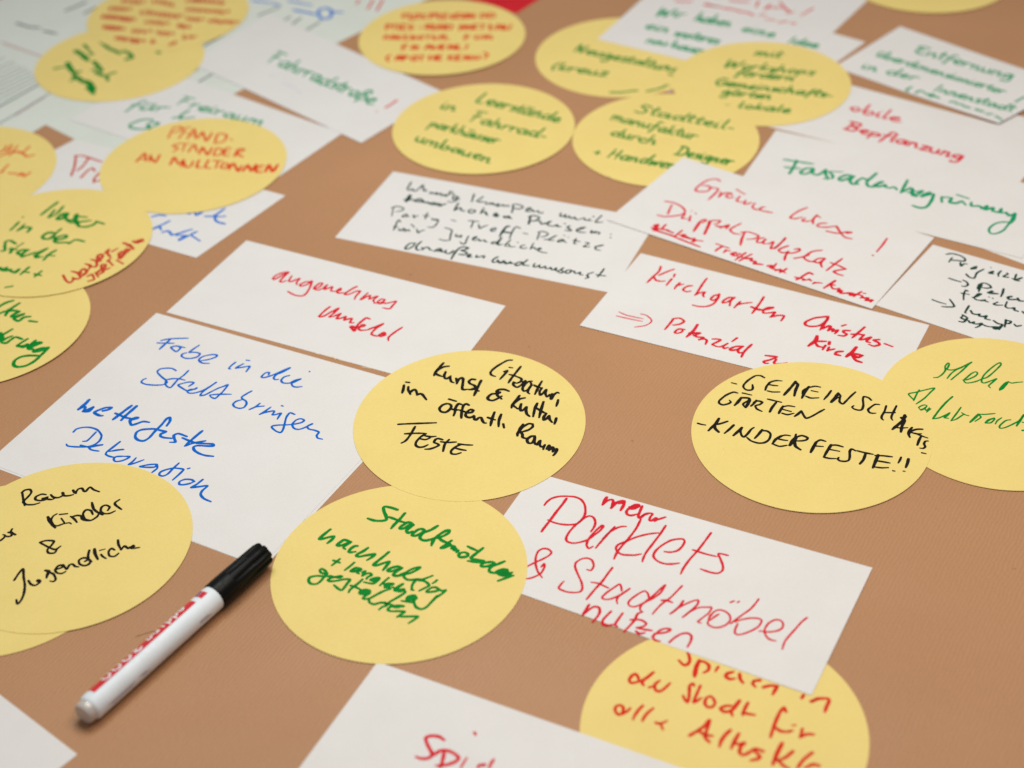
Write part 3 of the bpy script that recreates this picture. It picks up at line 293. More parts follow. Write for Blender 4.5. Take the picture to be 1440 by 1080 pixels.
    ('farbe', 'blue', '153:-2704,8336 15,28 37,12 45,-4 48,-27 35,-57 -4,-52 -28,-36 -45,-15 -64,5 -50,12 -13,20;153:-2563,8324 -20,-42 -23,-40 -24,-2;152:-2638,8203 57,-23 51,10 25,6 -40,-4 -36,-16 19,-24 45,-15;175:-2400,8217 -35,-49 -32,-43;152:-2367,8139 -35,0 -51,-11;197:-2430,8133 56,8;151:-2467,8125 -2,-22 23,-20 35,-14;150:-2365,8076 -38,-1 -11,-21 13,-23 33,1 31,16 16,21 -44,7;150:-2280,8054 -15,-32 -20,-27 36,11 49,26;150:-2148,7984 -42,0 -55,-13 44,-11 47,-1 9,22 7,-34 -16,-24 -16,-20;156:-2013,7984 -29,-48 -27,-49 -27,-16 -22,13 4,25 30,19 46,11 53,-12 6,-11 -23,-41 -30,-45;171:-1954,7927 11,4;154:-1901,7806 -20,19 -38,5 -29,-17 1,-25 24,-6 36,8 26,16;169:-1853,7820 -31,-41 -29,-26 46,4 48,3 -25,-40 -6,-35 23,-37 44,-31'),
    ('angenehm', 'red', '167:-1503,9986 -38,-9 -41,-28 -18,-36 12,-13 36,34 36,34 21,11 -29,-48 -24,-54 15,-14 27,16;166:-1471,9933 -17,-61 18,-8 54,32 -17,-48 5,-26;166:-1335,9851 -39,-3 -33,-28 12,-19 40,21 26,35 -9,-80 -23,-72 -27,-22 -50,17 -48,47;165:-1302,9767 27,10 22,41 -18,8 -29,-34 -9,-30 29,-18 34,18;164:-1246,9762 26,41 -18,-54 27,10 27,16 -8,-49 25,-8;164:-1167,9718 41,8 -1,25 -20,-23 2,-31 35,-3 27,3;163:-1083,9697 40,46 27,18 -54,-46 -26,-41 28,-2 48,32 28,-3 -26,-52 -9,-38;162:-939,9678 -46,-75 50,38 14,5 -6,-42 34,21 21,4 -27,-40 8,-31;162:-890,9552 41,2 27,28 -21,14 -27,-28 14,-25 34,9;161:-821,9540 34,9 41,12 -20,-44 -23,-40 -45,16'),
    ('angenehm', 'red', '179:-1189,9538 -29,-39 -38,-68 34,3 39,38 53,42 -31,-56 -26,-39 27,3;178:-1160,9422 47,31 -25,-56 34,3 27,15 -9,-41 24,10 27,3 -12,-45 27,-3;196:-916,9371 -24,14 -32,-38 -26,-45 -11,-56;300:-1038,9294 22,-48;266:-1032,9300 25,-14;177:-1001,9297 37,-9 20,15 -20,8 -22,-44 17,-19 41,2;177:-928,9250 53,30 50,30 -50,-54 -25,-55 34,-26 20,10;176:-846,9185 34,8 -8,18 -29,-26 11,-18 33,14;175:-699,9258 -46,-48 -40,-53 -2,-40'),
    ('kirch', 'red', '175:1055,9807 -19,-58 -46,-62 -47,-67;176:1140,9765 -51,-27 -58,-37;175:996,9681 10,-37 31,-15 27,0;210:1139,9703 -10,-29;174:1114,9652 -25,-39 -20,-36;174:1161,9600 -24,-33 -20,-37;174:1137,9567 28,9 20,4;173:1239,9557 -30,-3 -26,-21 -9,-22 21,-20 27,4;173:1348,9635 -38,-67 -44,-89 -20,-33;172:1246,9446 39,25 30,3 -16,-27 3,-29;172:1406,9437 -34,-8 -28,-38 14,-18 30,25 18,45 -12,-45 -41,-65 -48,-24 -52,5 -36,20;171:1502,9394 -36,3 -40,-31 -10,-27 31,8 36,31 19,16 -31,-38 -14,-55;170:1534,9345 -28,-37 -23,-32;171:1506,9308 41,13 60,6;183:1695,9384 -38,-72 -66,-109;237:1597,9277 42,-34 38,-8;182:1677,9235 40,10 21,12 -34,3 -31,-24 -9,-33 38,-4 40,3 -39,-50;181:1703,9152 49,13 41,-7 -28,-55'),
    ('kirch', 'red', '201:2077,9125 -39,-3 -56,-8 -59,-35 -9,-32 30,-22 63,7 55,54 14,32;201:2071,9112 -40,-76 -33,-55;200:2015,8992 44,29 13,-8 -26,-43;200:2046,8970 37,16 -13,-31;200:2078,8960 33,10 -26,-36;201:2145,9013 27,11;199:2184,8957 -37,4 -4,-20 16,-20 -23,-18 -32,10;199:2286,8987 -44,-48 -57,-60;199:2188,8918 42,-4 36,-10;198:2266,8904 -36,-48 35,3 40,16 -38,-41 20,-15;197:2353,8845 -39,-3 25,-28 2,-25 -39,-10 -26,22;197:2377,8798 42,-35'),
    ('kirch', 'red', '276:1968,8918 -20,-49 -54,-53;230:1947,8862 37,-3 30,-3;229:1945,8850 8,-39 28,-16;298:2035,8848 -8,-25;228:2003,8813 -26,-43;228:2022,8792 -18,-37;228:2009,8761 43,9;227:2099,8741 -38,-3 -12,-24 27,-15;273:2192,8777 -35,-48 -46,-46;227:2120,8695 48,14 48,-23;272:2157,8691 26,-21 29,17;226:2150,8692 13,-51 32,-25'),
    ('kirch', 'red', '107:728,9298 45,-41 56,-28 50,-23;107:707,9255 82,-41 81,-36;107:868,9263 34,-18 27,-47 -3,-33 -42,-35 -68,-11;177:1073,9184 -27,-47 -39,-62;178:1071,9190 45,2 25,-36 -32,-30 -46,-7;176:1134,9063 -37,9 -29,-30 11,-15 33,11 10,26;229:1223,9110 -33,-63 -52,-66;229:1162,9022 37,-3 29,-3 -31,-18;193:1184,8999 23,-24 37,-9 -31,-24;175:1213,8947 36,3 13,-18 -14,-41;174:1299,8945 31,-3 21,-12 -32,-24 -27,-19 22,-23 24,-8;174:1338,8856 34,18 18,15 -32,-29 3,-22 26,8;209:1457,8942 -36,-35;191:1482,8849 -43,3 -41,-22 4,-17 39,7 41,29 -36,-34 2,-32 25,3;190:1541,8865 -38,-45 -27,-40 -19,-43;186:1611,8740 36,-10 32,-11 -45,-25 -43,-15 4,-19 19,-2;185:1672,8694 -20,-33 12,-16 53,4 15,5'),
    ('gruen', 'red', '171:1595,10871 -25,30 -59,-8 -64,-56 -44,-65 11,-28 64,-7 33,38 -10,36 -41,11;170:1520,10788 47,-25 -29,-59 -60,-82;170:1583,10720 -27,-72;170:1561,10661 49,43 28,-3;170:1654,10665 -9,35 -35,-44 19,-22 36,3;170:1697,10743 51,-74;169:1709,10646 -33,-58 36,-23;168:1743,10588 -20,-45 28,-3 31,17;167:1801,10542 -25,-51 26,-36 30,11;167:1862,10483 -21,-1 -18,-29 25,-22 59,-26;165:2159,10447 -62,-36 -57,-53 -20,-34 33,-13 51,14;165:2122,10310 -25,-30 25,-12 36,6;198:2211,10341 -37,-55 -9,-51;165:2211,10341 19,-35;163:2258,10232 -45,-2 -25,-23 24,-22 48,-5 56,8;195:2320,10187 11,-71 6,-39;162:2241,10131 40,-23 38,-16 44,14;179:2326,10091 51,14 32,-9 -36,-10;162:2337,10077 20,-40 41,-22;160:2636,9998 -50,-83 -53,-75;190:2496,9803 5,-9'),
    ('gruen', 'red', '168:1210,10575 -24,-65 -16,-51;167:1170,10632 58,-26 50,-58 18,-62 -29,-43 -65,-14 -56,-1 -50,25;166:1292,10447 -30,-50 34,-10;166:1327,10417 -18,-64 12,12;201:1341,10482 4,-3;200:1366,10450 3,-6;230:1384,10333 -32,-62 -27,-55;166:1372,10321 40,42 20,-9 -33,-36;230:1458,10339 -32,-88 -31,-80;165:1442,10327 37,16 48,-5 -18,-31 -29,-10;197:1491,10270 39,-16 42,2;165:1515,10242 45,28 22,4 -28,-48;164:1666,10285 -54,-39 -32,-36 21,-47 40,-16;195:1674,10163 -28,-74 -21,-79;162:1651,10171 48,2 44,-30 23,-34 -38,-28 -49,-1;161:1797,10087 -36,-9 -19,-42 33,-3 33,34 -28,-47 40,-11;160:1820,10009 37,22 -33,-84 44,20;177:1946,10073 -46,-71 -49,-58;180:1945,10065 -44,-58 -50,-58;179:1950,9971 -44,-21 -31,-28 22,-33 41,8;196:1939,9903 -29,-58 -14,-48;179:1924,9893 38,-16 52,25 4,25 -35,-3;177:1965,9813 49,10 57,19;177:2168,9894 -62,-7 -55,-44 -19,-34 27,-39 39,-10;177:2171,9795 -47,-1 -33,-34 31,-15 32,28 16,16 -36,-51 -1,-48;176:2286,9778 -61,-60 -70,-72;176:2201,9738 47,-41 41,-46;175:2289,9651 -51,-7 -36,-14 21,-32 33,-21'),
    ('gruen', 'red', '276:1062,10319 24,4 -21,-36 30,-16;184:1142,10324 -33,-55 33,-16 37,-42;220:1141,10247 41,-36;183:1247,10236 -35,-41 -28,-35;237:1223,10175 35,3 -16,-24 27,-3 18,-27;218:1268,10139 32,-16 21,-2 -18,-36 22,10;181:1325,10102 47,-14;182:1042,10263 95,-61 94,-85 115,-102;183:1038,10296 66,-71 78,-52;180:1462,10044 81,-64;198:1502,10009 -34,-28 -24,-28;179:1520,9964 -21,-35;179:1511,9946 35,3;214:1547,9912 35,9 -30,-22 19,-14 37,21;178:1649,9914 -46,-45 -39,-39;178:1687,9892 -53,-38 -45,-38;178:1589,9871 52,-17;212:1639,9841 40,-3 -10,-24 32,-15 -17,-23 32,-9 26,-8;211:1772,9738 28,3 -11,-23 28,3;176:1836,9762 -35,-57 24,-14;193:1817,9679 35,9 -12,-35;175:1896,9696 -35,-33 -15,-10;175:1851,9682 27,-38;209:2056,9612 -20,19 -38,-26 -32,-32 -29,-15;226:1936,9587 30,-14;173:1973,9572 23,-20 -14,-4 40,2;243:2023,9555 10,-18;190:2040,9501 16,16;173:2048,9506 27,3 25,-8;207:2193,9522 -36,-32 -54,-47;207:2150,9485 30,-15;172:2154,9473 6,-41 25,-9;172:2178,9424 27,3 -19,-33 18,-7;223:2214,9403 -12,-27 39,-4;274:2247,9371 31,-8 -16,-16 34,8;171:2340,9380 -31,-26 -31,-26;171:2303,9355 34,-26 -17,-22;171:2350,9362 12,-7;222:2339,9306 32,-3 -25,-26;221:2359,9275 33,3 -17,-21;170:2367,9280 30,-8'),
    ('wenig', 'ink', '141:-665,11099 -17,-57 -11,-38 15,-24 14,10 9,10 6,-28 20,-2 20,26 23,42 12,10 -6,-16 -6,-16;141:-586,11016 18,-19 -6,-27 18,-13 8,16;141:-513,10941 -14,-13 12,-12 17,13;141:-498,10923 9,-12 14,19 -3,-29 18,7 14,10 3,-31 17,-2 12,13 3,-33;141:-411,10865 23,30 26,39;141:-388,10921 13,17;140:-333,10868 -20,-9 -6,-33 17,-7 20,37 -12,-49 -20,-19 -29,0 -11,15;140:-353,10908 -6,-32;140:-331,10840 23,-24;140:-202,10882 -11,-54 -10,-56;140:-138,10837 -26,-30 -26,-30;139:-182,10787 17,-24 18,9 11,-17;139:-119,10764 2,-31 21,5 8,12 5,-28;139:-80,10722 12,21 8,-26 14,-6;138:-46,10702 21,15 -8,11 -10,-21 11,-15 20,7;138:-11,10704 17,9 5,-25 17,7 12,7 5,-22;138:77,10706 -4,-53 -9,-58;138:71,10701 26,9 34,-18 16,-25 -18,-22 -31,3 -19,15;138:180,10626 23,8 -11,20 -18,-17 -9,-23 19,-13 21,6;137:205,10607 11,12 5,-24 17,4;137:238,10599 15,6 4,-26 22,-9 7,13;137:415,10557 -9,-34 12,-13 17,11 12,14 -7,-31 16,-9 13,22;136:469,10517 7,-27 13,-12 21,16 4,-29 19,-7 23,10;136:556,10468 20,7 2,-23 22,-9 15,17;177:639,10492 6,-7;135:702,10496 -29,-41 -22,-40 19,-7 31,2;136:605,10440 22,-4'),
    ('wenig', 'ink', '315:-672,10908 -13,-49 -14,-31;220:-711,10859 29,-11 34,0;205:-633,10821 20,31 23,-6 18,-25;204:-613,10819 29,-8 29,-14;204:-544,10805 18,-24 23,11 17,-7;204:-526,10778 34,-15 29,12 17,-22 35,13;187:-469,10750 23,-13;157:-642,10847 9,-26;156:-317,10768 -17,-48 -16,-54;155:-343,10673 23,24 17,1 3,-29 17,-16 8,10;155:-212,10663 -26,3 -9,-24 14,-20 26,8 9,23 -14,10;155:-135,10679 -15,-36 -12,-36;155:-156,10617 20,14 14,-9 2,-32 14,-10;154:-66,10576 23,6 -5,22 -15,-13 -3,-24 22,-15;169:7,10558 5,-22 15,9 11,10 2,-27 14,-9;154:-37,10584 -7,-16 14,-7;184:10,10550 5,-17 14,9;154:32,10542 12,5 2,-22 14,-4;184:195,10523 -10,-51 -7,-40;153:181,10527 24,16 28,-4 24,-27 -15,-27 -29,-14 -17,5;152:241,10474 22,-12 2,-30 16,-7 15,15;153:295,10429 23,6 18,19 -17,-8 -10,-23 13,-23 22,-7;152:344,10388 23,8 12,12 1,-27 25,-2;152:431,10416 9,-5;151:467,10381 -18,-14 15,-27 10,-20 -22,-2 -19,14;151:514,10330 28,2 32,20 -25,-2 -30,-21 -6,-17 26,-21 33,-5;166:618,10304 -7,-25 16,-2 15,14 2,-21;151:644,10276 17,5 10,-8 -9,-20;150:747,10245 2,-5;150:741,10205 3,-6'),
    ('wenig', 'ink', '126:41,10423 -21,-3 -30,-55 -24,-80;126:-10,10355 28,-11 33,-7;127:117,10382 -24,25 -21,-24 -18,-55 -18,-68;126:137,10320 30,-18;125:250,10309 -12,-40 -9,-45;126:239,10318 24,12 33,-15 12,-27 -20,-24 -34,-5;125:280,10224 28,-3 28,18 29,26 -23,-16 -29,-28 5,-13 28,-2;150:407,10212 -23,-6 -12,-21 22,0 18,21;125:412,10206 9,-31 12,-6;125:420,10264 5,-6;125:447,10238 5,-5;124:502,10215 -11,-37 -8,-29 19,-2;125:480,10192 25,-10 21,-12;124:564,10158 24,-13 -21,-20 -20,-18 19,-7 24,3;124:626,10099 33,2 26,11 -31,-5 -26,-20 1,-23 32,-18;130:-804,10754 37,13 41,-21 11,-23 -16,-20 -40,-7;129:-790,10759 -9,-121;129:-691,10654 -22,-9 -11,-22 17,-5 19,25;129:-688,10643 -2,-21 17,-4;129:-645,10639 6,-44;129:-639,10601 11,20 20,1;129:-541,10655 -10,-36 -8,-47;129:-571,10623 43,-15;128:-508,10580 3,-24 20,3;128:-485,10570 2,-22 17,11 -2,-33 -17,-46 -23,-22 -31,9;128:-369,10542 31,-19;128:-248,10523 34,-10 39,-11;127:-213,10511 -9,-41 -10,-46;127:-176,10465 5,-55 23,19 34,20;127:-87,10383 28,8 3,15 -23,-3 -14,-21 11,-18 22,4;126:45,10417 -25,-8 -24,-54 -30,-68;126:-16,10351 34,-14 38,-9'),
    ('wenig', 'ink', '128:-737,10552 -9,28 -14,-26 -10,-56 -13,-51;128:-784,10499 34,-17;127:-749,10443 11,15 6,-24 17,9;127:-718,10451 8,15 11,-28 -8,-12 20,6 11,15 9,-27;127:-657,10513 23,-42;127:-617,10446 9,-51 19,22 25,11;127:-415,10442 25,-13 23,-28 -9,-51 -6,-66;126:-457,10298 39,-21 36,1;126:-337,10351 -4,-27 15,-8 6,18;126:-320,10324 11,-10 8,23 -3,-33;125:-251,10319 -14,-47 -12,-50 -19,2 -16,27;126:-220,10278 25,13 -3,16 -19,-14 -6,-25 22,-12 14,9;125:-187,10265 8,9 8,-28 17,5;125:-154,10251 16,6 3,-23 16,-4;125:-58,10224 -22,3 -11,-20 19,-4 19,13 35,63 -20,-54 -15,-34 22,-10;125:-47,10205 10,-23 23,10;124:45,10242 -26,-38 -17,-34 16,-12;124:30,10188 4,-31 22,-7 17,3;125:90,10206 6,-7;124:142,10165 -25,-4 -9,-23 19,-15 27,4;124:202,10181 -14,-39 -12,-34;124:182,10117 25,11 4,-26 14,-6;124:225,10098 25,6 -5,14 -17,-12 7,-27 26,-19 30,-10'),
    ('wenig', 'ink', '150:-626,10263 -36,2 -27,-38 -6,-28 23,-4 32,32 14,34;150:-582,10283 -25,-39 -13,-39 9,-31 22,1;149:-578,10206 5,-36;150:-573,10180 17,19 22,1 11,-30 17,-11;209:-490,10149 17,17 22,8 5,-21 -22,-8;179:-451,10153 16,-19 17,6;149:-410,10154 -4,-34 23,-12 22,17 12,21;149:-363,10120 22,-7;164:-374,10038 22,66 28,57 30,23 25,-8 14,-11 -20,-17 -27,-9 27,-18 11,-21 -22,-17 -33,8;148:-265,10061 25,7 -2,17 -17,-10 0,-22 27,-5;148:-196,10069 -6,-24 16,-2 12,9;148:-172,10047 17,8 11,-6 -9,-22;147:-51,10035 -29,-27 -11,-28 16,-14 28,19;147:-47,9985 2,-27 18,-6;147:-26,9956 22,13 4,-26 22,4 22,5;147:-55,9996 7,-30 22,3;147:-26,9969 17,13 4,-28 22,-4;147:17,9950 17,13 2,-20 19,-2;146:115,9955 -27,-2 -23,-23 8,-17 25,9 17,28;146:151,9978 -26,-39 -6,-24 40,-10;146:200,9927 -11,-33 15,-11 29,22;146:233,9905 -2,-30 19,-6;146:250,9874 20,12 1,-29 16,-3;145:290,9855 17,13 4,-29 16,-2;145:327,9837 17,21 -4,-32 18,-6;145:358,9820 34,33 -17,-20 15,-26 -17,-13 -21,15;145:418,9824 -15,-18 7,-20 28,12 4,24 -21,3;145:441,9812 24,-7 1,-24 19,-2;145:485,9779 20,12 -5,-28 19,-7;144:593,9780 -33,-13 -13,-23 10,-20 -23,-12;145:668,9817 -22,-44 -28,-50;144:612,9750 26,-10 34,-10'),
    ('projekt', 'ink', '155:2995,9771 39,5 49,-31 22,-44 -15,-24 -39,12 -45,8;155:3022,9726 -32,-48;155:3063,9662 -5,-41 24,23 23,-2;246:3156,9603 -26,-14 -11,-7 28,1;152:3068,9524 13,-38 29,-15 33,59 56,40;245:3251,9536 -27,-14 21,-10;154:3250,9586 1,-4;153:3307,9539 -26,-31 -8,-32;152:3337,9511 6,-13 -39,-25 33,-15;152:3396,9489 -28,-55 -12,10;182:3421,9446 -31,-14 -20,-6 24,-15'),
    ('projekt', 'ink', '152:2945,9486 33,-27 36,-24;152:3032,9454 18,-22 1,-33 -22,-18 -20,6;166:3141,9390 -23,-38 -17,-39;152:3102,9346 21,46 36,17 27,-23 7,-33 -31,-5 -33,11;211:3159,9296 30,13 -23,-18 52,-13;181:3270,9330 -19,-47 -21,-38;180:3269,9230 29,9 -24,-6 -1,-23 34,-7 23,1 3,12 2,-28 29,-10'),
    ('projekt', 'ink', '144:3033,9324 -10,13 -23,-38 -19,-70;144:2984,9308 49,-22;144:3043,9251 34,9 33,25 -17,5 -38,-44 12,-25 21,-6;172:3120,9216 -28,-5 18,-2 22,-18;144:3151,9249 4,-5;144:3172,9233 2,-5;143:3194,9185 -32,-20 19,-14 35,-3;143:3255,9184 -24,-49 8,-21 25,-6;171:3264,9108 19,2 -6,-22 20,-18;213:3324,9064 6,-20'),
    ('projekt', 'ink', '135:2781,9251 33,-30 43,-28;151:2894,9245 11,-80 -38,-6 -43,9;167:3000,9160 -25,-41 -18,-29 4,-8;166:2998,9105 5,-35 25,-10 18,2 -9,-18 25,-10 23,5 -16,-29 27,-18;165:3116,8983 18,-33 24,-10;198:3196,8983 -28,-74;165:3195,8979 28,-14 -15,-21 -26,2;165:3236,8933 8,-23 32,5'),
    ('projekt', 'ink', '160:2935,9065 22,-37 -17,-18 -22,21 18,22;160:2948,9006 -28,-21 -24,10;160:2959,8997 3,-23 28,5 -12,-14 24,-10;159:3002,8955 32,4 -25,-28 -25,-13;159:3039,8944 18,-17 24,-10;159:3081,8917 44,-4 -30,-12 20,-10 46,42 -35,-50'),
    ('fassade', 'teal', '216:2103,11133 98,-43 105,-43;215:2092,11024 56,-19 51,-11;238:2195,11110 -47,-105 -39,-79;237:2295,10984 -51,5 -46,-40 1,-32 46,2 48,52 -16,-56 28,-28;236:2305,10887 36,22 41,46 -13,-74 10,-52 -32,3;236:2403,10928 14,-65 -13,-36;166:2422,10926 76,-14;258:2569,10841 -54,24 -59,-38 7,-32 56,20 44,27 -36,-53 10,-51 38,-4;234:2575,10734 -8,26 54,50 41,-23 74,81 -67,-81 -27,-35 2,-56 37,-10 39,33;233:2720,10719 37,28 -27,-10 -47,-39 36,-16 49,20 -6,-30 28,-16;232:2790,10656 34,9 12,-38;231:2939,10750 -47,-93 -39,-74;229:2872,10594 64,46 12,-40 -45,-22;274:2946,10626 -16,-76 28,-29;229:2965,10585 49,8 -51,-46 -17,14;274:3062,10569 -53,-27 -19,-24 52,21 41,2;248:3083,10541 -41,-92 -49,-70 -48,-8 -46,36;249:3125,10492 -11,-63;227:3133,10497 51,-11;271:3196,10478 -27,-54 43,-17 38,21;248:3257,10428 14,-52;204:3242,10518 69,-60;225:3319,10409 -12,-49 52,-6 7,-25;247:3372,10340 4,-25 41,34 -25,-48 58,19 -17,-42;224:3439,10278 40,-23 26,47 -26,-47 45,-5;289:3524,10250 10,-38 42,9;310:3582,10232 -38,-82 -38,-45;176:3506,10105 -59,-79 -61,-36 -37,10 9,59 53,55 50,17 45,-2'),
    ('wasser', 'green', '246:-3279,11065 -49,-83 -43,-83;243:-3283,10955 -29,-94;220:-3225,11004 -32,-95 -48,-55;291:-3175,10901 -39,-7 -30,-62 35,-3 30,62 -2,-54 38,-58;341:-3152,10802 39,6 6,65 7,-77 29,-67;266:-3129,10767 39,7;243:-3091,10849 66,-17;242:-3079,10773 51,5 39,7;240:-3075,10751 12,-38 59,-12 47,28 11,41;265:-2945,10765 60,-38'),
    ('wasser', 'green', '225:-3517,10816 -19,-51 -23,-57;227:-3504,10882 6,-3;224:-3470,10779 -36,-81;247:-3504,10703 37,34 53,-11 -15,-57;266:-3227,10639 -47,10 -32,-44 12,-33 46,-4 29,60;222:-3188,10693 -31,-65 -6,-31 30,-45;245:-3208,10533 36,17 42,22 -10,27 -39,-7 -33,-38 19,-44 52,-5 40,-4;221:-3098,10486 42,47 68,-32'),
    ('wasser', 'green', '221:-3483,10523 -49,46 -31,-12 9,-73 8,-42 -32,-7;176:-3430,10528 -38,-53;264:-3500,10407 7,50 -17,2 47,-10;263:-3375,10430 -52,5 -21,-33 32,-24 30,48 -26,-38 8,-41 30,17;220:-3368,10363 40,27 22,-2 64,50 -54,-71 -10,-40 50,5;305:-3317,10359 27,-23;240:-3177,10406 -39,-47 -26,-73;218:-3232,10350 59,-15'),
    ('wasser', 'green', '300:-3535,10219 29,-33 17,28 -5,-34 38,6 3,-15;254:-3440,10160 23,-2 22,28 -15,-39 -17,2;252:-3330,10204 -41,-85;230:-3361,10153 46,-15;252:-3230,10145 -35,-65;229:-3272,10115 49,-25;227:-3445,9966 47,10'),
    ('wasser', 'rust', '204:-3067,10076 34,-72 32,-27 18,42 -12,21;205:-3014,10120 42,-24 33,-62 -19,-17 -31,17;248:-2942,10083 -14,21 21,38 27,-32 -14,-48 -21,-8;208:-2932,10206 41,-29 -9,-48;207:-2901,10258 39,-24 12,-71 -45,5 -9,20;208:-2854,10224 26,7;252:-2845,10233 19,58 -15,27 -20,-13 6,-41 22,-32;210:-2815,10331 20,48 -3,-50 30,-54;211:-2770,10346 36,38;206:-2845,10025 -23,42 -23,-27;205:-2876,9980 36,16 -5,29;205:-2843,10084 31,-62;247:-2836,10073 26,47 21,-31 -23,-28;228:-2790,10128 4,49 -28,3 6,-40 31,-23 25,17;207:-2779,10236 45,-74;209:-2781,10217 16,38;208:-2717,10230 52,-54;273:-2714,10321 17,-72 19,58 -22,33;253:-2672,10307 26,48 -24,12 -7,-30;254:-2702,10452 47,-35 36,-55;212:-2670,10408 19,19;276:-2634,10466 32,-23 28,38 -43,-16;212:-2602,10443 42,16'),
    ('kultur', 'green', '252:-3363,9807 -42,-20 -40,-43 -16,-54;251:-3437,9651 33,25 34,15;325:-3372,9700 -8,-64;251:-3313,9770 -41,-53 -14,-36 25,7 46,-13;300:-3296,9670 -39,-47 23,-11 54,27;249:-3258,9634 -47,-32 -7,-18 37,-26 25,39 44,5;273:-3202,9551 54,-18'),
    ('kultur', 'green', '232:-3302,9465 -36,-41 -21,-25;392:-3375,9427 21,-55 7,-36;230:-3343,9318 33,-8 20,29 30,33 51,-31;231:-3288,9384 -29,-16 -15,-25;229:-3176,9342 -54,-70 38,-7 27,19;275:-3225,9272 41,-21 20,29;229:-3117,9319 -41,-71 7,-9;298:-3149,9230 35,32 38,23 -28,7 -32,-19 -8,-43 28,-11;249:-3018,9223 -47,0 -42,-23 7,-13 40,9 42,27 -36,-88 -31,-57 -43,-39 -50,-8 -33,24 -2,51 34,36 50,8 74,-10'),
    ('apo', 'orange', '239:-774,13848 4,75 39,-5;239:-775,13886 34,-4;238:-714,13929 -4,-100 34,-17 9,100;239:-619,13905 -33,4 23,-53 -28,-35;238:-574,13900 -33,-34 28,-41 -33,-17;239:-540,13807 5,101 28,-29 -28,-30;239:-474,13900 -22,3 0,-51 23,-2;238:-462,13899 0,-101 27,-3;238:-384,13889 -34,4 -5,-100 38,-4;238:-418,13843 28,-3;238:-329,13870 -33,-34 22,-53 6,37;238:-273,13876 -33,4 -6,-87 38,-5;238:-307,13837 28,-3;238:-251,13873 -6,-87 28,-3 6,87;238:-202,13779 1,88 38,-92 7,87;237:-95,13855 -7,-88;238:-84,13853 33,-41 -40,-46;238:-36,13759 8,88 38,-18 5,-51 -45,-19'),
    ('apo', 'orange', '237:-913,13641 3,98 39,-29 -33,-21;236:-849,13732 -4,-98;237:-849,13732 33,-4;236:-805,13727 -4,-99 28,-3;236:-739,13719 -33,4 2,-99 33,-4;236:-683,13700 -33,-9 12,-75 22,34;236:-627,13644 33,-4;236:-572,13613 10,85 34,-29 -39,-20 39,-54;235:-506,13691 -5,-98 38,-4;236:-506,13642 27,-4;235:-462,13587 5,98 39,-103 6,98;235:-396,13678 44,-30 -11,-60 -39,4 6,86;236:-287,13554 18,97 26,-90;235:-281,13603 33,-4;235:-232,13560 7,85 37,-90 7,85;235:-154,13649 -7,-85 33,-4;236:-154,13649 33,-4;236:-110,13644 55,-12;235:-88,13641 -7,-97;235:-22,13633 -8,-97 39,-4;235:-23,13584 27,-3;236:30,13529 14,97 30,-102;234:88,13620 -8,-97 38,8 -32,40 34,21;234:154,13613 -15,-97'),
    ('apo', 'orange', '234:-931,13460 20,70 24,-75;233:-865,13452 4,73 29,-76 4,72;233:-768,13501 -38,5 1,-61 33,-3;233:-746,13511 -4,-72 32,-4;234:-746,13511 27,-3;233:-691,13505 -5,-72 38,7 -33,28 33,21;233:-636,13462 21,21 12,-49 -28,-4 -5,32;234:-582,13492 55,-12;233:-555,13484 -5,-67;233:-506,13483 -5,-72 38,-5;233:-505,13446 27,-3;234:-451,13404 5,72 39,-17 -39,-20;233:-407,13471 -6,-72 38,-4;233:-245,13368 12,83 33,-4;233:-239,13410 33,-4;233:-146,13440 -6,-59 37,-5 7,60;233:-82,13361 12,70 43,-29 -44,-11 43,-37;186:-16,13413 4,-61'),
    ('apo', 'orange', '247:-769,13239 9,93 38,-4;247:-764,13285 32,-3;247:-688,13241 10,70 44,-29 -38,-12 38,-42;247:-580,13229 32,79 22,-86;246:-570,13258 38,-4;246:-505,13291 -5,-59 43,-5 5,59;246:-408,13291 -32,4 0,-83 32,-3;246:-440,13255 27,-3;246:-376,13205 6,82 37,-87 6,82;246:-300,13279 -11,-82 43,-5;246:-224,13270 -12,-81'),
    ('apo', 'orange', '244:-869,13156 -31,-54 23,-61;294:-824,13058 30,78 13,-83;244:-814,13085 32,-4;293:-760,13051 4,81 32,-27 -31,-20;243:-665,13121 -31,-43 32,-50 21,56 -22,37;244:-633,13118 54,-11;243:-606,13110 -4,-88;292:-536,13106 -5,-80;292:-494,13101 -5,-80;244:-536,13067 40,-5;292:-440,13095 -32,4 0,-81 32,-4;244:-472,13060 27,-4;267:-376,13088 -6,-80;244:-344,13084 -32,-35 37,-46;267:-280,13077 -32,4 -6,-81 37,-4;244:-312,13041 26,-3;243:-249,12992 12,80 31,-85 6,81;243:-163,13063 -6,-68 37,7 7,57;244:-87,13113 31,-50 -33,-66'),
    ('fahrrad', 'red', '202:-796,12369 -46,-64 -46,-53;225:-957,12192 7,-3'),
    ('kinder', 'teal', '252:-2465,12378 -49,-62 -2,-68;277:-2575,12274 64,12;252:-2517,12258 112,7'),
    ('kinder', 'teal', '235:-2734,12262 -86,9 -84,-67 17,-59 88,-29 81,30;352:-2762,12188 20,-78;236:-2748,12225 69,-26 -31,-45'),
    ('blau', 'rust', '193:-3261,11752 17,-154 -2,-149;194:-3270,11753 65,-7 82,-54 81,-53;193:-3154,11714 -25,-123 -35,-67;192:-3168,11414 37,101 31,33 25,-47;190:-3027,11487 -32,-84 2,-69;190:-3058,11343 50,20 40,31'),
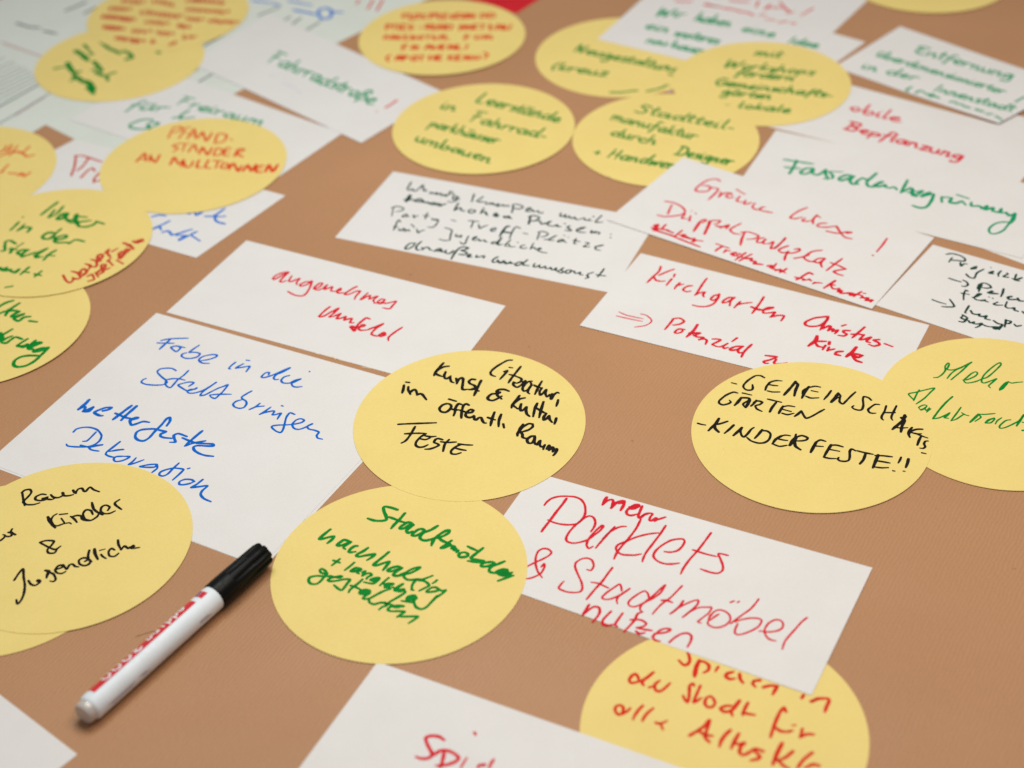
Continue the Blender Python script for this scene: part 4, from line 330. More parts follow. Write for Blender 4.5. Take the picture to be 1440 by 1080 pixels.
    ('blau', 'lightblue', '206:-2549,10799 49,19 53,-13;204:-2411,10729 -54,-51 -53,-50;204:-2519,10636 39,28 23,-50;223:-2444,10581 41,12 33,-58;202:-2370,10535 48,19 -13,-30;202:-2234,10600 -64,-33 -38,-35;201:-2196,10565 -69,-64 -45,-42;221:-2312,10475 46,42 -43,4;200:-2224,10513 68,-77'),
    ('blau', 'lightblue', '226:-2284,10813 41,20 22,-42 38,44;227:-2208,10830 19,-18;205:-2158,10768 52,-5 24,22;206:-2025,10861 -49,-77 -12,-47;224:-2087,10745 23,-58 64,-39;205:-2070,10751 60,3'),
    ('pfand', 'orange', '181:-2572,11947 18,157;181:-2554,12104 55,13 15,-49 -60,-40;179:-2457,12075 -29,-147;181:-2469,12095 56,3;180:-2469,12020 37,-4;181:-2421,11921 39,146 27,-153;180:-2408,11976 46,-5;196:-2338,11922 27,90 44,-144 32,126;179:-2198,11824 12,147 68,-26 -10,-92 -61,-30;178:-2084,11876 24,-12'),
    ('pfand', 'orange', '177:-2468,11852 -51,-31 42,-41 -31,-51;178:-2468,11852 76,-17;177:-2428,11830 -7,-100;178:-2388,11716 34,106 31,-113;211:-2301,11671 17,98 49,-114 25,106;176:-2188,11641 16,107 50,-42 -21,-70 -36,4;175:-2061,11736 -37,4 -8,-108 47,-13;176:-2102,11686 37,-7;211:-2022,11606 18,106 46,-14 -50,-49 51,-59'),
    ('pfand', 'orange', '199:-2773,11604 47,121 25,-120;197:-2761,11647 64,-6;236:-2676,11692 3,-90;196:-2674,11674 49,-94 21,114;217:-2506,11532 19,105 38,-94;197:-2438,11525 28,68 -5,-106;195:-2407,11575 28,-92 35,14 10,70;195:-2291,11580 -6,-105 47,-14;195:-2217,11573 -16,-105 47,-22;196:-2180,11560 74,-17;194:-2142,11547 -8,-105;194:-2094,11515 -21,-59 38,-22 22,51 -39,30;232:-2048,11414 27,85 48,-119 19,77;251:-1937,11376 28,85 35,-91 27,93;232:-1791,11440 -44,-4 -3,-79 46,-13;194:-1832,11400 36,-4;270:-1766,11350 20,94 34,-100 33,102'),
    ('links', 'orange', '197:-3885,11858 40,32 13,72;197:-3864,11801 54,49 12,127;198:-3784,11811 37,142;216:-3772,11846 43,14 54,-42;196:-3651,11934 -37,-97;195:-3675,11818 35,-40 51,22'),
    ('links', 'orange', '231:-3822,11547 41,22;193:-3764,11665 -28,-86;211:-3734,11538 62,-15;230:-3658,11495 42,13 -31,21;230:-3609,11472 43,57'),
    ('gruenkreis', 'green', '376:-3372,13702 93,-145 58,-51;486:-3244,13531 71,-74;374:-3149,13498 58,-51 43,-92;520:-3096,13339 38,17;485:-2849,13441 17,-13'),
    ('gruenkreis', 'green', '524:-3560,13546 63,-74 69,-116;376:-3506,13651 56,-96;374:-3433,13509 28,-47;406:-3374,13328 55,-93 44,-90;369:-3359,13176 43,38;512:-3322,13129 70,-71;367:-3232,13056 71,55;364:-3222,13055 23,-86'),
    ('gruenkreis', 'green', '370:-3687,13235 94,32;479:-3594,13331 53,-134 51,-70;511:-3503,13087 47,-48 51,-68;365:-3509,13003 43,37;368:-3490,13127 33,39;581:-3405,12971 53,-27 60,-130;503:-3348,12861 66,-109;362:-3379,12989 90,-134'),
    ('rotkreis', 'rust', '188:-3291,14540 -4,-87 47,55 6,-61 47,58 -2,-83 47,65 -2,-76 45,62 12,-35;187:-3021,14490 5,-67 45,48 4,-69 46,52 -1,-75 39,37 2,-65 40,43 1,-69 32,18;187:-2715,14452 4,-53 43,55 4,-56 44,60 -1,-69 46,65 12,-32;187:-2659,14453 2,-62 43,54 -2,-73 43,56 4,-56 42,54 0,-67 44,57 -2,-73 41,48 4,-59 46,59 -5,-83 35,29'),
    ('rotkreis', 'rust', '187:-3388,14388 -4,-81 51,74 -5,-83 48,67 -2,-75 46,62 -1,-72 46,60 8,-46;185:-3095,14275 5,-80 59,72 -3,-85 46,57 2,-70 43,47 2,-66 43,54 -4,-82 47,67 -3,-80 43,56 1,-67 44,57 -3,-75 47,64 10,-39;185:-2693,14287 3,-73 49,62 1,-78 46,53 0,-69 45,59 2,-62 39,44 4,-58 41,49 4,-61 44,53 -1,-74 43,51 2,-65 48,64 10,-42'),
    ('rotkreis', 'rust', '259:-3432,14227 5,-67 48,57 1,-78 51,68 1,-83 51,58 4,-72 43,52 -2,-79 46,62 -1,-74 42,48 13,-35;184:-3030,14067 8,-60 47,53 3,-74 51,61 -3,-79 44,54 1,-70 46,60 9,-46;255:-2725,13966 1,-70 40,40 3,-67 42,44 12,-40;184:-2668,14100 1,-71 42,47 0,-73 48,64 -1,-79 46,61 13,-38;219:-2467,14018 7,-55 45,55 2,-69 40,39 4,-64 46,58 6,-57 43,46 3,-66 45,53 16,-30'),
    ('rotkreis', 'rust', '256:-3386,14017 3,-64 42,49 -2,-77 46,62 -1,-78 47,62 1,-68 38,36 14,-33;182:-3118,13913 0,-74 45,55 0,-73 46,59 9,-65 51,60 16,-44;182:-2895,13850 1,-65 39,44 -1,-71 46,60 0,-74 46,56 8,-49;216:-2658,13738 7,-78 54,55 8,-46 41,47'),
    ('rotkreis', 'rust', '217:-3247,13783 4,-59 41,47 -1,-73 42,51 2,-66 42,47 12,-39;234:-3093,13724 -4,-79 47,68 -5,-80 51,52 17,-42;288:-2920,13681 0,-60 26,11;144:-2760,13599 -3,-46 39,74 -7,-61 32,55'),
    ('wir', 'red', '243:1596,13915 58,-31 83,1;242:2064,13869 47,-29 110,-25;241:1830,13803 96,-47;240:2303,13816 -37,-112;240:2393,13735 -63,-86;240:2343,13671 84,13;240:2481,13771 26,-97;240:2425,13673 78,-21 29,-73;238:2742,13623 -122,-124'),
    ('wir', 'red', '225:1853,13824 55,-54 67,-31;269:1982,13715 59,-19 74,-55;246:2113,13629 59,-18 52,-64;223:2273,13541 53,17;221:2313,13468 76,-32;243:2411,13388 73,14;286:2518,13364 28,-14;223:2509,13559 63,15'),
    ('entf', 'teal', '214:3267,12139 -46,-36 1,-41;213:3274,12036 47,36 29,-44;319:3355,12007 45,-15 -26,-28;296:3405,11971 31,-34;252:3504,11860 49,4;293:3544,11826 44,-15;292:3591,11781 39,-34;311:3670,11713 46,-44;269:3734,11628 37,-4;267:3789,11584 31,-61;251:4081,11866 -86,-70'),
    ('plakat', 'lightblue', '256:-2138,14385 89,-47 87,-35;306:-1940,14288 67,-44;306:-1795,14319 87,-35;254:-1707,14272 119,-62;328:-1740,14133 86,-46 97,-59;303:-1525,14024 15,93 62,16 46,-77 -15,-115 -61,-16 -47,99;328:-1402,14056 94,-23'),
    ('plakat', 'red', '254:-1171,14267 -19,-70;252:-1045,14252 -46,-186;252:-961,14242 -46,-210'),
    ('blatt', 'pink', '207:-4237,13789 406,-314'),
    ('blatt', 'grey', '261:-4187,14163 121,-84 111,-37;260:-3913,13979 70,-42 57,-30;266:-3793,14366 82,74 82,88;266:-3611,14284 104,144'),
    ('blatt', 'grey', '138:-4242,13414 83,88;138:-4214,13281 140,146;137:-4199,13205 157,164;137:-4181,13119 198,200;137:-4166,13044 231,238;136:-4150,12969 253,266;136:-4135,12896 268,286;136:-4120,12822 282,311;135:-4105,12750 292,327;135:-4088,12668 300,354;269:-4068,12566 300,402'),
    ('blatt', 'grey', '142:-4008,12278 162,234 202,308'),
    ('blatt', 'pink', '133:-3864,12455 179,273'),
    ('plakat', 'grey', '320:-2381,13290 159,211 154,206 138,190;320:-2484,13498 161,205'),
    ('plakat', 'grey', '266:-1875,13844 113,161;266:-1750,13830 83,140;264:-1619,13700 123,169;269:-2047,14063 176,145'),
    ('plakat', 'grey', '254:-2576,12992 108,93;252:-2435,12873 103,134'),
    ('angenehm', 'tan', '91:-1252,9018 20,-8;91:-1178,8984 48,-26;91:-1144,8973 21,-27;90:-948,8848 54,-21;54:-1103,8939 68,-34'),
    ('parklet', 'tan', '126:1112,6426 4,-12'),
    ('fahrrad', 'palegrey', '307:-1853,12913 41,-15;303:-1734,12765 72,-69 85,-121'),
    ('gruen', 'pink', '123:791,11017 7,-7'),
    ('kraft', 'darkbrown', '70:-2073,6558 49,20 65,21'),
    ('mitw', 'palegrey', '188:1364,12279 26,-13'),
    ('neu', 'green', '243:900,12318 89,-10 105,18 28,-4;243:1196,12304 88,30 60,33;264:1346,12387 29,-3;163:1444,12497 -26,-58'),
    ('leer', 'green', '213:-82,12407 -81,-137 49,-26;211:-73,12249 46,-9 9,29 -37,7 -21,-22 11,-50 40,-8;211:-15,12211 47,-19 14,26 -35,11 -24,-25 9,-37 44,-11;211:69,12203 -33,-66;211:54,12173 31,20 27,-21;210:163,12143 -29,14 -11,-19 21,-33 -28,-14 -22,17;210:210,12163 -52,-91 24,-26;210:169,12134 49,-23;209:275,12060 -30,34 -44,-23 8,-46 51,23 15,17 -34,-58 16,-11;210:241,12137 46,-26;209:300,12061 -28,-74;209:288,12032 43,16 2,-24 -26,-46 16,-15;208:417,11973 -27,24 -42,-17 4,-40 48,6;209:467,12031 -59,-82 -18,-27 17,-14;207:425,11926 50,-18 3,24 -34,9 -17,-21 6,-37 41,-11'),
    ('leer', 'green', '195:-419,12252 -26,-58 27,-13;195:-400,12285 5,-5;194:-385,12228 -25,-63;194:-392,12202 41,12 13,-19 -23,-42 28,-13'),
    ('leer', 'green', '210:-159,12113 75,-34;210:-131,12095 -84,-133;209:-188,12043 60,-29;208:-49,11929 -27,29 -50,-16 10,-44 52,18 16,14 -30,-51 16,-11;208:10,11973 -63,-120;207:-32,11890 36,13 6,-24 -18,-46 20,-8;207:52,11865 -28,-59;206:40,11840 33,11 29,-16;206:111,11834 -25,-61;206:96,11802 34,12 23,-10;205:224,11758 -31,27 -44,-14 12,-46 54,18 10,17 -26,-50 15,-10;205:304,11717 -29,28 -38,-22 8,-43 44,13;206:356,11783 -58,-89 -21,-31 26,-14;204:325,11668 30,-23'),
    ('leer', 'green', '200:-513,11966 -50,-101;200:-519,11955 33,-4 -3,-38 -46,4;199:-418,11903 -19,22 -33,-18 2,-38 41,17 15,16 -27,-44 14,-8;199:-394,11896 -25,-66;198:-407,11864 27,16 20,-10;199:-322,11919 -52,-111;198:-314,11842 -44,-10 21,-52;199:-264,11888 -60,-116;198:-307,11812 28,9 8,-23 -17,-41 13,-6;197:-200,11753 -21,19 -36,-12 5,-36 44,14 7,22 -24,-45 18,-9;198:-223,11824 37,-20;197:-176,11759 -19,-49 10,-27 25,18 22,31 -24,-51 9,-6;196:-89,11687 -22,16 -13,-11 15,-31 -20,-17 -13,16;196:-88,11656 35,-12 6,23 -27,6 -19,-20 6,-34 36,-4;196:-20,11661 -29,-57;196:-35,11631 22,18 22,-14'),
    ('leer', 'green', '205:-621,11755 -17,-44 16,-30 30,8 17,35 -21,-54 21,-16;205:-547,11696 -24,-56;204:-557,11678 38,3 10,-23 -21,-43;204:-519,11650 37,4 10,-26 -22,-37 21,-14;205:-399,11688 -52,-107 24,-38 39,3 -8,44 -39,-2;203:-297,11518 -29,25 -37,-2 7,-44 47,6 20,14 -25,-45 15,-10;202:-269,11501 -16,-48 16,-18 30,4 21,28 -25,-48 17,-10;201:-196,11419 44,-14 10,21 -34,12 -21,-18 9,-40 46,-18;201:-120,11401 -21,-62;201:-132,11375 40,1 10,-18 -21,-40 24,-17'),
    ('manu', 'green', '200:1208,12030 -43,39 -31,-19 30,-68 -47,-36 -49,35;200:1265,12017 -67,-91 23,-31;200:1205,11993 66,-27;199:1339,11889 -44,31 -48,-8 19,-42 58,7 14,18 -32,-46 30,-10;198:1439,11841 -34,28 -41,-12 0,-39 67,1;199:1493,11894 -58,-66 -18,-27 22,-18;199:1525,11868 -60,-86 30,-25;198:1477,11842 59,-28;198:1588,11825 -62,-81 32,-24;198:1541,11807 55,-29;197:1577,11739 62,-14 13,16 -39,11 -29,-15 15,-40 45,-15;197:1685,11724 -29,-54 24,-14;197:1711,11751 3,1;197:1780,11766 -71,-111 16,-23;196:1757,11644 38,-17'),
    ('manu', 'green', '199:905,11929 -31,-62;199:891,11903 36,15 6,-18 -28,-48;199:924,11887 29,13 8,-23 -21,-41 12,-11;198:1039,11829 -22,22 -44,-13 7,-36 47,12 14,15 -31,-41 21,-9;198:1065,11822 -35,-54;198:1055,11802 34,7 2,-17 -19,-44 13,-6;198:1122,11787 -15,-45 7,-22 33,12 21,30 -31,-47 20,-9;197:1271,11775 -27,8 -49,-77 -55,-65;197:1185,11742 47,-22;196:1290,11674 -22,25 -38,-14 -1,-39 43,14 15,20 -28,-49 19,-10;197:1348,11716 -70,-104;196:1354,11640 -55,-5 26,-56;196:1409,11667 -53,-84 18,-19;196:1371,11645 43,-21;195:1410,11610 -18,-48 5,-19 31,12 20,31 -28,-50 20,-12;195:1473,11572 -30,-65;195:1460,11539 27,20 26,-16'),
    ('manu', 'green', '196:929,11648 -27,19 -39,-14 13,-37 41,5;196:974,11696 -53,-66 -10,-28 14,-12;196:961,11641 -18,-51 9,-19 33,11 17,35 -25,-53 16,-15;195:1028,11595 -27,-55;195:1012,11571 30,14 33,-15;195:1125,11530 -25,18 -36,-7 11,-46 33,-3;195:1184,11592 -73,-113;194:1139,11510 27,11 13,-21 -24,-39 21,-8'),
    ('manu', 'green', '209:1387,11393 -68,-112;209:1371,11403 39,-21 1,-63 -52,-46 -55,19;207:1401,11269 39,-3 11,23 -28,1 -19,-20 7,-33 27,-5;207:1503,11260 -24,11 -10,-17 15,-24 -23,-16 -16,14;207:1512,11253 -24,-50 17,-12;208:1533,11284 3,-6;207:1580,11221 -22,16 -29,-21 5,-35 37,33 -41,-81 -39,1 10,21;207:1595,11209 -25,-51;206:1585,11188 33,9 0,-9 -22,-41 19,-6;206:1633,11159 41,-10 9,24 -29,2 -19,-21 6,-34 27,-1;206:1699,11161 -33,-63;206:1685,11132 30,17 18,-8'),
    ('manu', 'green', '201:714,11384 37,-22;201:746,11396 -22,-48;201:878,11408 -71,-110;201:921,11383 -62,-109;200:838,11352 59,-25;200:968,11286 -18,19 -43,-12 3,-40 50,16 13,20 -33,-47 23,-8;200:993,11279 -23,-52;199:986,11257 30,13 4,-19 -17,-37 15,-5;199:1106,11229 -22,18 -39,-21 4,-38 43,17;200:1161,11296 -65,-85 -15,-28 15,-9;199:1134,11218 -27,-61 49,36 -14,-47 48,45 13,-4;198:1193,11146 39,-6 13,23 -32,6 -27,-26 8,-31 42,-2;198:1266,11154 -34,-61;198:1249,11125 33,19 24,-13'),
    ('neu', 'green', '221:665,13062 64,105 -17,-130 74,105;221:769,13037 45,-17 9,24 -30,9 -27,-17 12,-41 40,-8;221:851,13031 -24,-54 17,-20 29,10 22,40 -32,-58 23,-8;220:971,12951 -27,24 -42,-20 14,-38 49,30 -52,-90 -38,5 3,28;220:971,12913 53,-16 2,28 -26,3 -27,-19 13,-40 36,-9;219:1100,12888 -30,17 -12,-19 14,-32 -17,-25 -31,23;219:1143,12905 -53,-85 20,-22;219:1104,12880 53,-21;218:1203,12808 -26,23 -38,-10 6,-40 50,15 16,18 -31,-50 18,-9;219:1274,12868 -63,-112 17,-19;218:1308,12813 -60,-84 18,-26;218:1262,12789 46,-19;218:1309,12753 -20,-52 13,-24 23,14 23,36 -22,-54 15,-9;217:1383,12719 -33,-60;217:1372,12693 36,16 2,-19 -21,-44 19,-15;216:1495,12646 -24,18 -39,-18 8,-36 51,31 -51,-86 -38,10 1,20'),
    ('neu', 'green', '219:536,12866 -58,-53 -11,-68;219:571,12865 -58,-120;218:598,12781 -69,-8 41,-46;218:622,12777 -36,-66;217:603,12742 44,18 29,-12;217:674,12715 60,-11 3,23 -36,9 -30,-25 20,-36 45,-5;217:767,12711 -11,-54 12,-15 37,12 18,31 -24,-51 25,-9;217:867,12678 48,-23 -75,-38 56,-21'),
    ('mitw', 'green', '210:2160,12870 -38,-59;210:2145,12841 40,20 3,-18 -28,-46;210:2186,12831 35,19 9,-17 -23,-43 21,-3;210:2277,12829 -24,-44 23,-13;210:2295,12856 2,1;210:2356,12850 -58,-83 33,-16;210:2310,12824 53,-15'),
    ('mitw', 'green', '200:1920,12756 -58,-124 91,79 -30,-94 112,101;199:2042,12639 -38,-18 8,-37 54,19 -16,38;199:2098,12633 -34,-61;198:2081,12604 33,17 32,-8;199:2202,12668 -74,-115;198:2212,12594 -64,-13 36,-46;198:2271,12558 -39,14 -11,-16 30,-26 -26,-12 -28,13;199:2332,12621 -74,-113;198:2280,12541 34,13 15,-16 -26,-39 23,-9;198:2401,12534 -44,-21 9,-41 49,22 -13,37;197:2448,12512 -57,-105;197:2444,12501 36,1 6,-35 -62,-9;197:2568,12470 -36,13 -8,-17 18,-27 -24,-19 -24,15'),
    ('mitw', 'green', '207:2032,12568 -30,-2 -47,-61 -47,-59;206:1945,12532 55,-14;206:2040,12514 -46,-18 14,-40 44,19 -14,38;206:2026,12541 48,-12;206:2082,12500 -31,-56;206:2069,12469 33,22 21,-8;205:2189,12456 -34,15 -33,-19 8,-33 46,12;206:2234,12510 -53,-71 -19,-24 21,-8;205:2204,12425 46,-4 8,20 -35,4 -25,-24 8,-30 48,-2;205:2281,12431 -27,-54;205:2267,12401 31,19 25,-9;205:2338,12408 -33,-52;205:2322,12387 38,9 7,-14 -21,-31 18,-8'),
    ('mitw', 'green', '213:1857,12414 -30,29 -59,-42 -5,-63 55,2 16,34 -37,10;212:1844,12336 49,-1 1,21 -29,3 -26,-23 15,-32 36,3;213:1917,12341 -21,-53;212:1910,12321 34,12 3,-16 -26,-41;212:1941,12306 37,14 2,-14 -18,-38 22,-6;212:2005,12274 43,-3 4,20 -24,-1 -31,-17 18,-29 34,-3;212:2085,12281 -18,-45 14,-9;212:2105,12310 6,-6;212:2123,12271 -27,-49;211:2113,12252 29,11 12,-12 -22,-41 17,-4;211:2225,12225 -32,12 -6,-15 20,-24 -26,-12 -26,9;211:2288,12206 -21,17 -43,-19 6,-36 49,1;212:2340,12255 -66,-105;211:2299,12183 28,12 10,-15 -20,-39 19,-5;210:2429,12151 -24,17 -40,-14 1,-34 53,20 9,17 -31,-45 24,-7;210:2525,12172 -23,1 -43,-57 -46,-57;210:2451,12137 48,-11;210:2555,12166 -59,-79 18,-18;210:2513,12138 43,-12;210:2597,12102 -29,9 -17,-15 25,-25 -19,-16 -24,14;209:2596,12067 32,-10'),
    ('mitw', 'green', '203:1852,12218 -27,15 -38,-21 9,-26 46,25 -39,-72 -40,-1 -3,22;202:1924,12184 -30,22 -34,-19 5,-35 49,21 12,17 -30,-41 22,-6;203:1889,12237 45,-14;202:1952,12186 -30,-51;202:1938,12160 25,16 29,-7;202:2042,12194 -51,-69 19,-18;202:2003,12170 45,-8;201:2034,12123 46,-6 4,20 -28,0 -27,-17 13,-28 40,-2;202:2111,12131 -32,-56;201:2099,12111 36,12 9,-17 -25,-36 22,-9'),
    ('mitw', 'green', '200:1776,12014 27,-11;201:1931,12042 -47,-81 17,-13;200:1973,11978 -41,-14 16,-34 43,11 -21,40;200:2056,12002 -58,-87;199:2073,11940 -60,-6 36,-38;199:2154,11911 -23,21 -54,-18 12,-34 54,21 13,17 -31,-44 25,-7;199:2221,11948 -56,-80 19,-10;199:2212,11869 45,-5 6,19 -33,1 -22,-18 10,-29 42,-3'),
    ('entf', 'teal', '209:3555,12772 -45,39 -39,-6 17,-50 -49,-1 1,-56 47,-33;209:3488,12757 26,-19;208:3535,12707 -36,-58;208:3518,12685 52,-3 1,-22 -26,-38 19,-21;208:3666,12687 -76,-94 19,-29;208:3621,12666 45,-42;207:3748,12613 -33,14 -64,-69 -57,-59;207:3648,12599 55,-43;206:3700,12528 48,-25 9,28 -31,17 -31,-20 5,-51 41,-11;206:3780,12504 -38,-60;206:3766,12471 31,13 27,-25;205:3835,12453 -37,-60;205:3817,12430 41,-3 5,-19 -30,-38 25,-19;205:3903,12394 -30,-48 12,-28 37,3 26,35 -36,-55 14,-6;204:3974,12338 -42,-66;204:3959,12316 38,-1 9,-25 -32,-38 22,-25;203:4096,12226 -26,33 -49,-7 9,-49 53,29 -56,-87 -47,22 12,19'),
    ('entf', 'teal', '200:3133,12739 -25,-47 9,-16 30,4 15,26 -23,-46 9,-11;200:3149,12759 36,-29;200:3226,12740 -61,-87 10,-34 38,3 -5,31 -28,7;199:3225,12605 38,-14 8,23 -22,8 -25,-18 3,-36 31,-7;198:3291,12588 -30,-43;198:3273,12568 28,6 22,-15;197:3368,12514 -21,27 -32,-8 -1,-36 38,-2;198:3409,12556 -48,-55 -20,-25 18,-12;197:3390,12494 -27,-37 11,-16;198:3409,12516 6,0;197:3416,12476 -29,-48;197:3405,12459 29,4 -1,-18 -22,-34;197:3425,12437 31,3 5,-21 -26,-30 17,-10;196:3472,12385 35,-18 14,20 -31,12 -18,-17 4,-34 29,-9;196:3537,12365 -34,-46;196:3523,12344 32,6 0,-16 -16,-35 8,-13;195:3617,12289 -23,20 -12,-7 9,-35 -14,-11 -17,22;195:3633,12287 -32,-40 17,-17;195:3648,12314 7,-7;195:3672,12248 -35,-5 5,-43 34,7 -7,42;194:3701,12213 -29,-41;194:3685,12197 32,5 4,-20 -22,-32 16,-10;194:3754,12173 -28,-37 10,-16;194:3778,12196 -1,1;193:3760,12130 41,-17 4,23 -23,5 -23,-15 4,-33 29,-14;193:3828,12116 -36,-52;193:3809,12091 29,11 17,-14;193:3891,12091 -50,-56 11,-22;193:3857,12079 35,-25;192:3871,12021 41,-18 5,20 -20,5 -27,-10 7,-36 31,-9;192:3938,12004 -30,-43;192:3926,11981 25,11 17,-20'),
    ('entf', 'teal', '198:2976,12544 -26,-48 22,-11;198:2999,12566 4,0;198:3015,12518 -32,-54;197:3003,12496 42,1 6,-17 -29,-37 27,-13;196:3213,12391 -39,28 -41,-8 2,-46 57,7;197:3262,12442 -63,-68 -23,-26 25,-17;196:3225,12342 47,-21 9,22 -32,13 -26,-16 10,-40 42,-12;195:3313,12318 -36,-50;195:3297,12293 36,11 27,-20'),
    ('entf', 'teal', '202:3507,12135 -83,-84;201:3492,12071 -32,-45;201:3482,12054 31,0 7,-18 -25,-35 16,-11;200:3559,12032 -39,-53;200:3545,12010 32,2 4,-19 -28,-35 20,-13;200:3595,11957 38,-18 14,15 -33,13 -24,-11 7,-38 35,-20;199:3659,11930 -32,-47;199:3649,11912 37,-3 0,-9 -24,-37 17,-11;198:3753,11861 -21,19 -16,-12 12,-35 -16,-14 -23,22;199:3805,11875 -60,-72 17,-21;198:3763,11860 44,-31;197:3840,11772 -15,24 -39,-7 -6,-32 48,2 15,20 -28,-45 13,-5;197:3902,11721 -21,27 -32,-14 -3,-35 48,3;197:3956,11762 -63,-53 -17,-23 17,-13;197:3973,11734 -60,-71 11,-21;197:3935,11721 37,-28'),
    ('fahrrad', 'teal', '234:-1817,13339 77,-67;233:-1795,13312 -93,-163;233:-1853,13262 59,-59;231:-1702,13095 -30,41 -52,-20 5,-59 64,17 16,30 -44,-73 21,-15;231:-1627,13144 -89,-145;230:-1689,13039 42,3 5,-25 -27,-54 21,-25;229:-1599,12998 -37,-82;229:-1619,12957 34,15 32,-32;229:-1542,12956 -34,-88;228:-1559,12913 36,22 33,-32;227:-1428,12821 -28,53 -45,-26 -2,-56 60,21 18,25 -41,-74 24,-22;226:-1355,12741 -26,46 -43,-18 -2,-62 53,7;227:-1292,12808 -75,-89 -15,-38 17,-15;225:-1275,12686 -32,29 -9,-16 15,-54 -26,-14 -24,29;226:-1212,12713 -71,-110 19,-28;226:-1260,12695 47,-38;225:-1213,12643 -38,-92;224:-1235,12599 46,18 19,-24;223:-1106,12524 -21,32 -46,-10 -2,-62 61,20 16,20 -39,-56 23,-24;222:-1135,12381 91,170 39,-2 -6,-44 -39,-10 4,-75 -48,-17;222:-1028,12396 50,-19 7,35 -31,3 -33,-14 6,-61 45,-17'),
    ('kinder', 'teal', '207:-2525,12624 92,-54;207:-2492,12600 -78,-104;207:-2546,12566 69,-38;206:-2432,12496 -31,-66;205:-2447,12460 32,21 37,-20;205:-2381,12413 65,-26 6,31 -47,10 -27,-20 21,-38 59,-27;205:-2269,12399 -25,-55 30,-22;205:-2252,12424 7,-4;204:-2230,12374 -19,-74;204:-2239,12335 41,11 28,-15;203:-2084,12270 -35,29 -48,-14 16,-43 54,12 14,22 -20,-58 25,-16;203:-2040,12258 -24,-56 24,-31 35,17 18,37 -26,-62 22,-11;202:-1943,12199 -37,-62;202:-1957,12174 35,8 13,-25 -20,-53;202:-1914,12142 46,11 8,-26 -20,-40 15,-16'),
    ('kinder', 'teal', '207:-2827,12580 -37,-1 -63,-84 -49,-82;206:-2940,12530 81,-17;206:-2831,12511 -28,-57 31,-21 45,20 30,36 -20,-61 25,-8;206:-2821,12533 84,-17;206:-2714,12471 -16,-65;205:-2720,12441 45,20 55,-13'),
    ('wir', 'teal', '239:1474,13782 -67,-149 91,100 -32,-116 123,129;238:1576,13674 -29,-67 16,-3;238:1597,13706 4,-2;238:1614,13659 -42,-67;237:1595,13629 39,26 25,-12'),
    ('wir', 'teal', '238:1797,13652 -86,-142;236:1738,13546 34,19 6,-17 -31,-54 16,-4;236:1847,13518 -19,20 -41,-26 -6,-47 57,30 16,27 -39,-64 17,-10;237:1919,13591 -69,-125 7,-33 40,20 1,39 -39,-12;235:1910,13441 34,-5 15,28 -27,-4 -24,-23 -1,-38 31,-2;235:1974,13447 -37,-68;235:1962,13424 35,13 4,-17 -24,-48 14,-9'),
    ('wir', 'teal', '224:2097,13289 55,-16 8,23 -38,14 -28,-25 10,-33 44,-12;224:2191,13280 -24,-54 16,-15;224:2215,13309 -2,1;224:2229,13266 -34,-69;223:2217,13234 45,14 2,-20 -32,-49 23,-6;223:2283,13183 53,-19 7,25 -32,5 -27,-19 5,-34 44,-11'),
    ('wir', 'teal', '231:2506,13102 -73,-97;229:2546,13006 -28,21 -37,-11 3,-38 45,7;230:2592,13060 -61,-66 -10,-27 13,-13;229:2557,12976 43,-12 4,21 -28,5 -26,-21 14,-35 35,-5;229:2616,12937 38,-9 12,27 -30,3 -24,-24 7,-32 42,-8'),
    ('wir', 'teal', '226:1304,13437 48,-9 9,29 -31,2 -33,-22 16,-40 49,-9;226:1396,13435 -29,-63 20,-15;226:1421,13463 2,-1;226:1433,13407 -39,-63;225:1415,13384 41,7 11,-24 -29,-40 23,-11'),
    ('wir', 'teal', '224:1548,13306 -27,-64 38,41 -9,-54 42,53 14,-11;223:1592,13230 38,-1 3,20 -22,4 -18,-21 0,-37 32,-2;224:1663,13246 -26,-54 8,-12;224:1684,13276 0,2;224:1727,13268 -58,-90 13,-24;224:1687,13239 33,-14;223:1704,13180 37,-7 10,23 -26,5 -23,-30 4,-34 32,1;223:1765,13182 -33,-60;222:1751,13156 30,19 20,-16;222:1786,13128 40,-9 8,29 -24,3 -22,-29 1,-38 34,1;222:1882,13112 -21,12 -13,-16 11,-30 -18,-18 -20,13'),
    ('wir', 'teal', '223:1296,13202 -29,-58;223:1282,13182 37,8 5,-16 -21,-34 12,-13;222:1336,13140 37,-5 9,20 -24,3 -24,-24 9,-27 30,-4;222:1402,13146 -16,-45 14,-20 26,16 17,31 -28,-48 16,-11'),
    ('wir', 'teal', '222:1528,13154 -56,-94 16,-28 30,6 -5,36 -27,-4;221:1587,13020 -19,28 -39,-15 3,-44 44,25 9,15 -25,-48 12,-6;221:1611,13031 -23,-50 9,-24 26,13 24,32 -31,-49 13,-16;220:1646,12957 38,-4 9,24 -20,2 -28,-21 2,-41 36,-7;220:1715,12960 -31,-65;220:1705,12934 28,10 7,-16 -29,-43 14,-12'),
    ('bepfl', 'red', '207:2787,11865 -50,-4 17,-54 46,8 -13,45;207:2891,11898 -71,-114 15,-43 54,6 -8,39 -52,7;206:2939,11766 -33,-55 25,-20;206:2966,11785 2,-3;206:3034,11797 -80,-114 17,-25;204:3005,11673 55,-25 11,19 -37,12 -35,-8 21,-50 50,-19'),
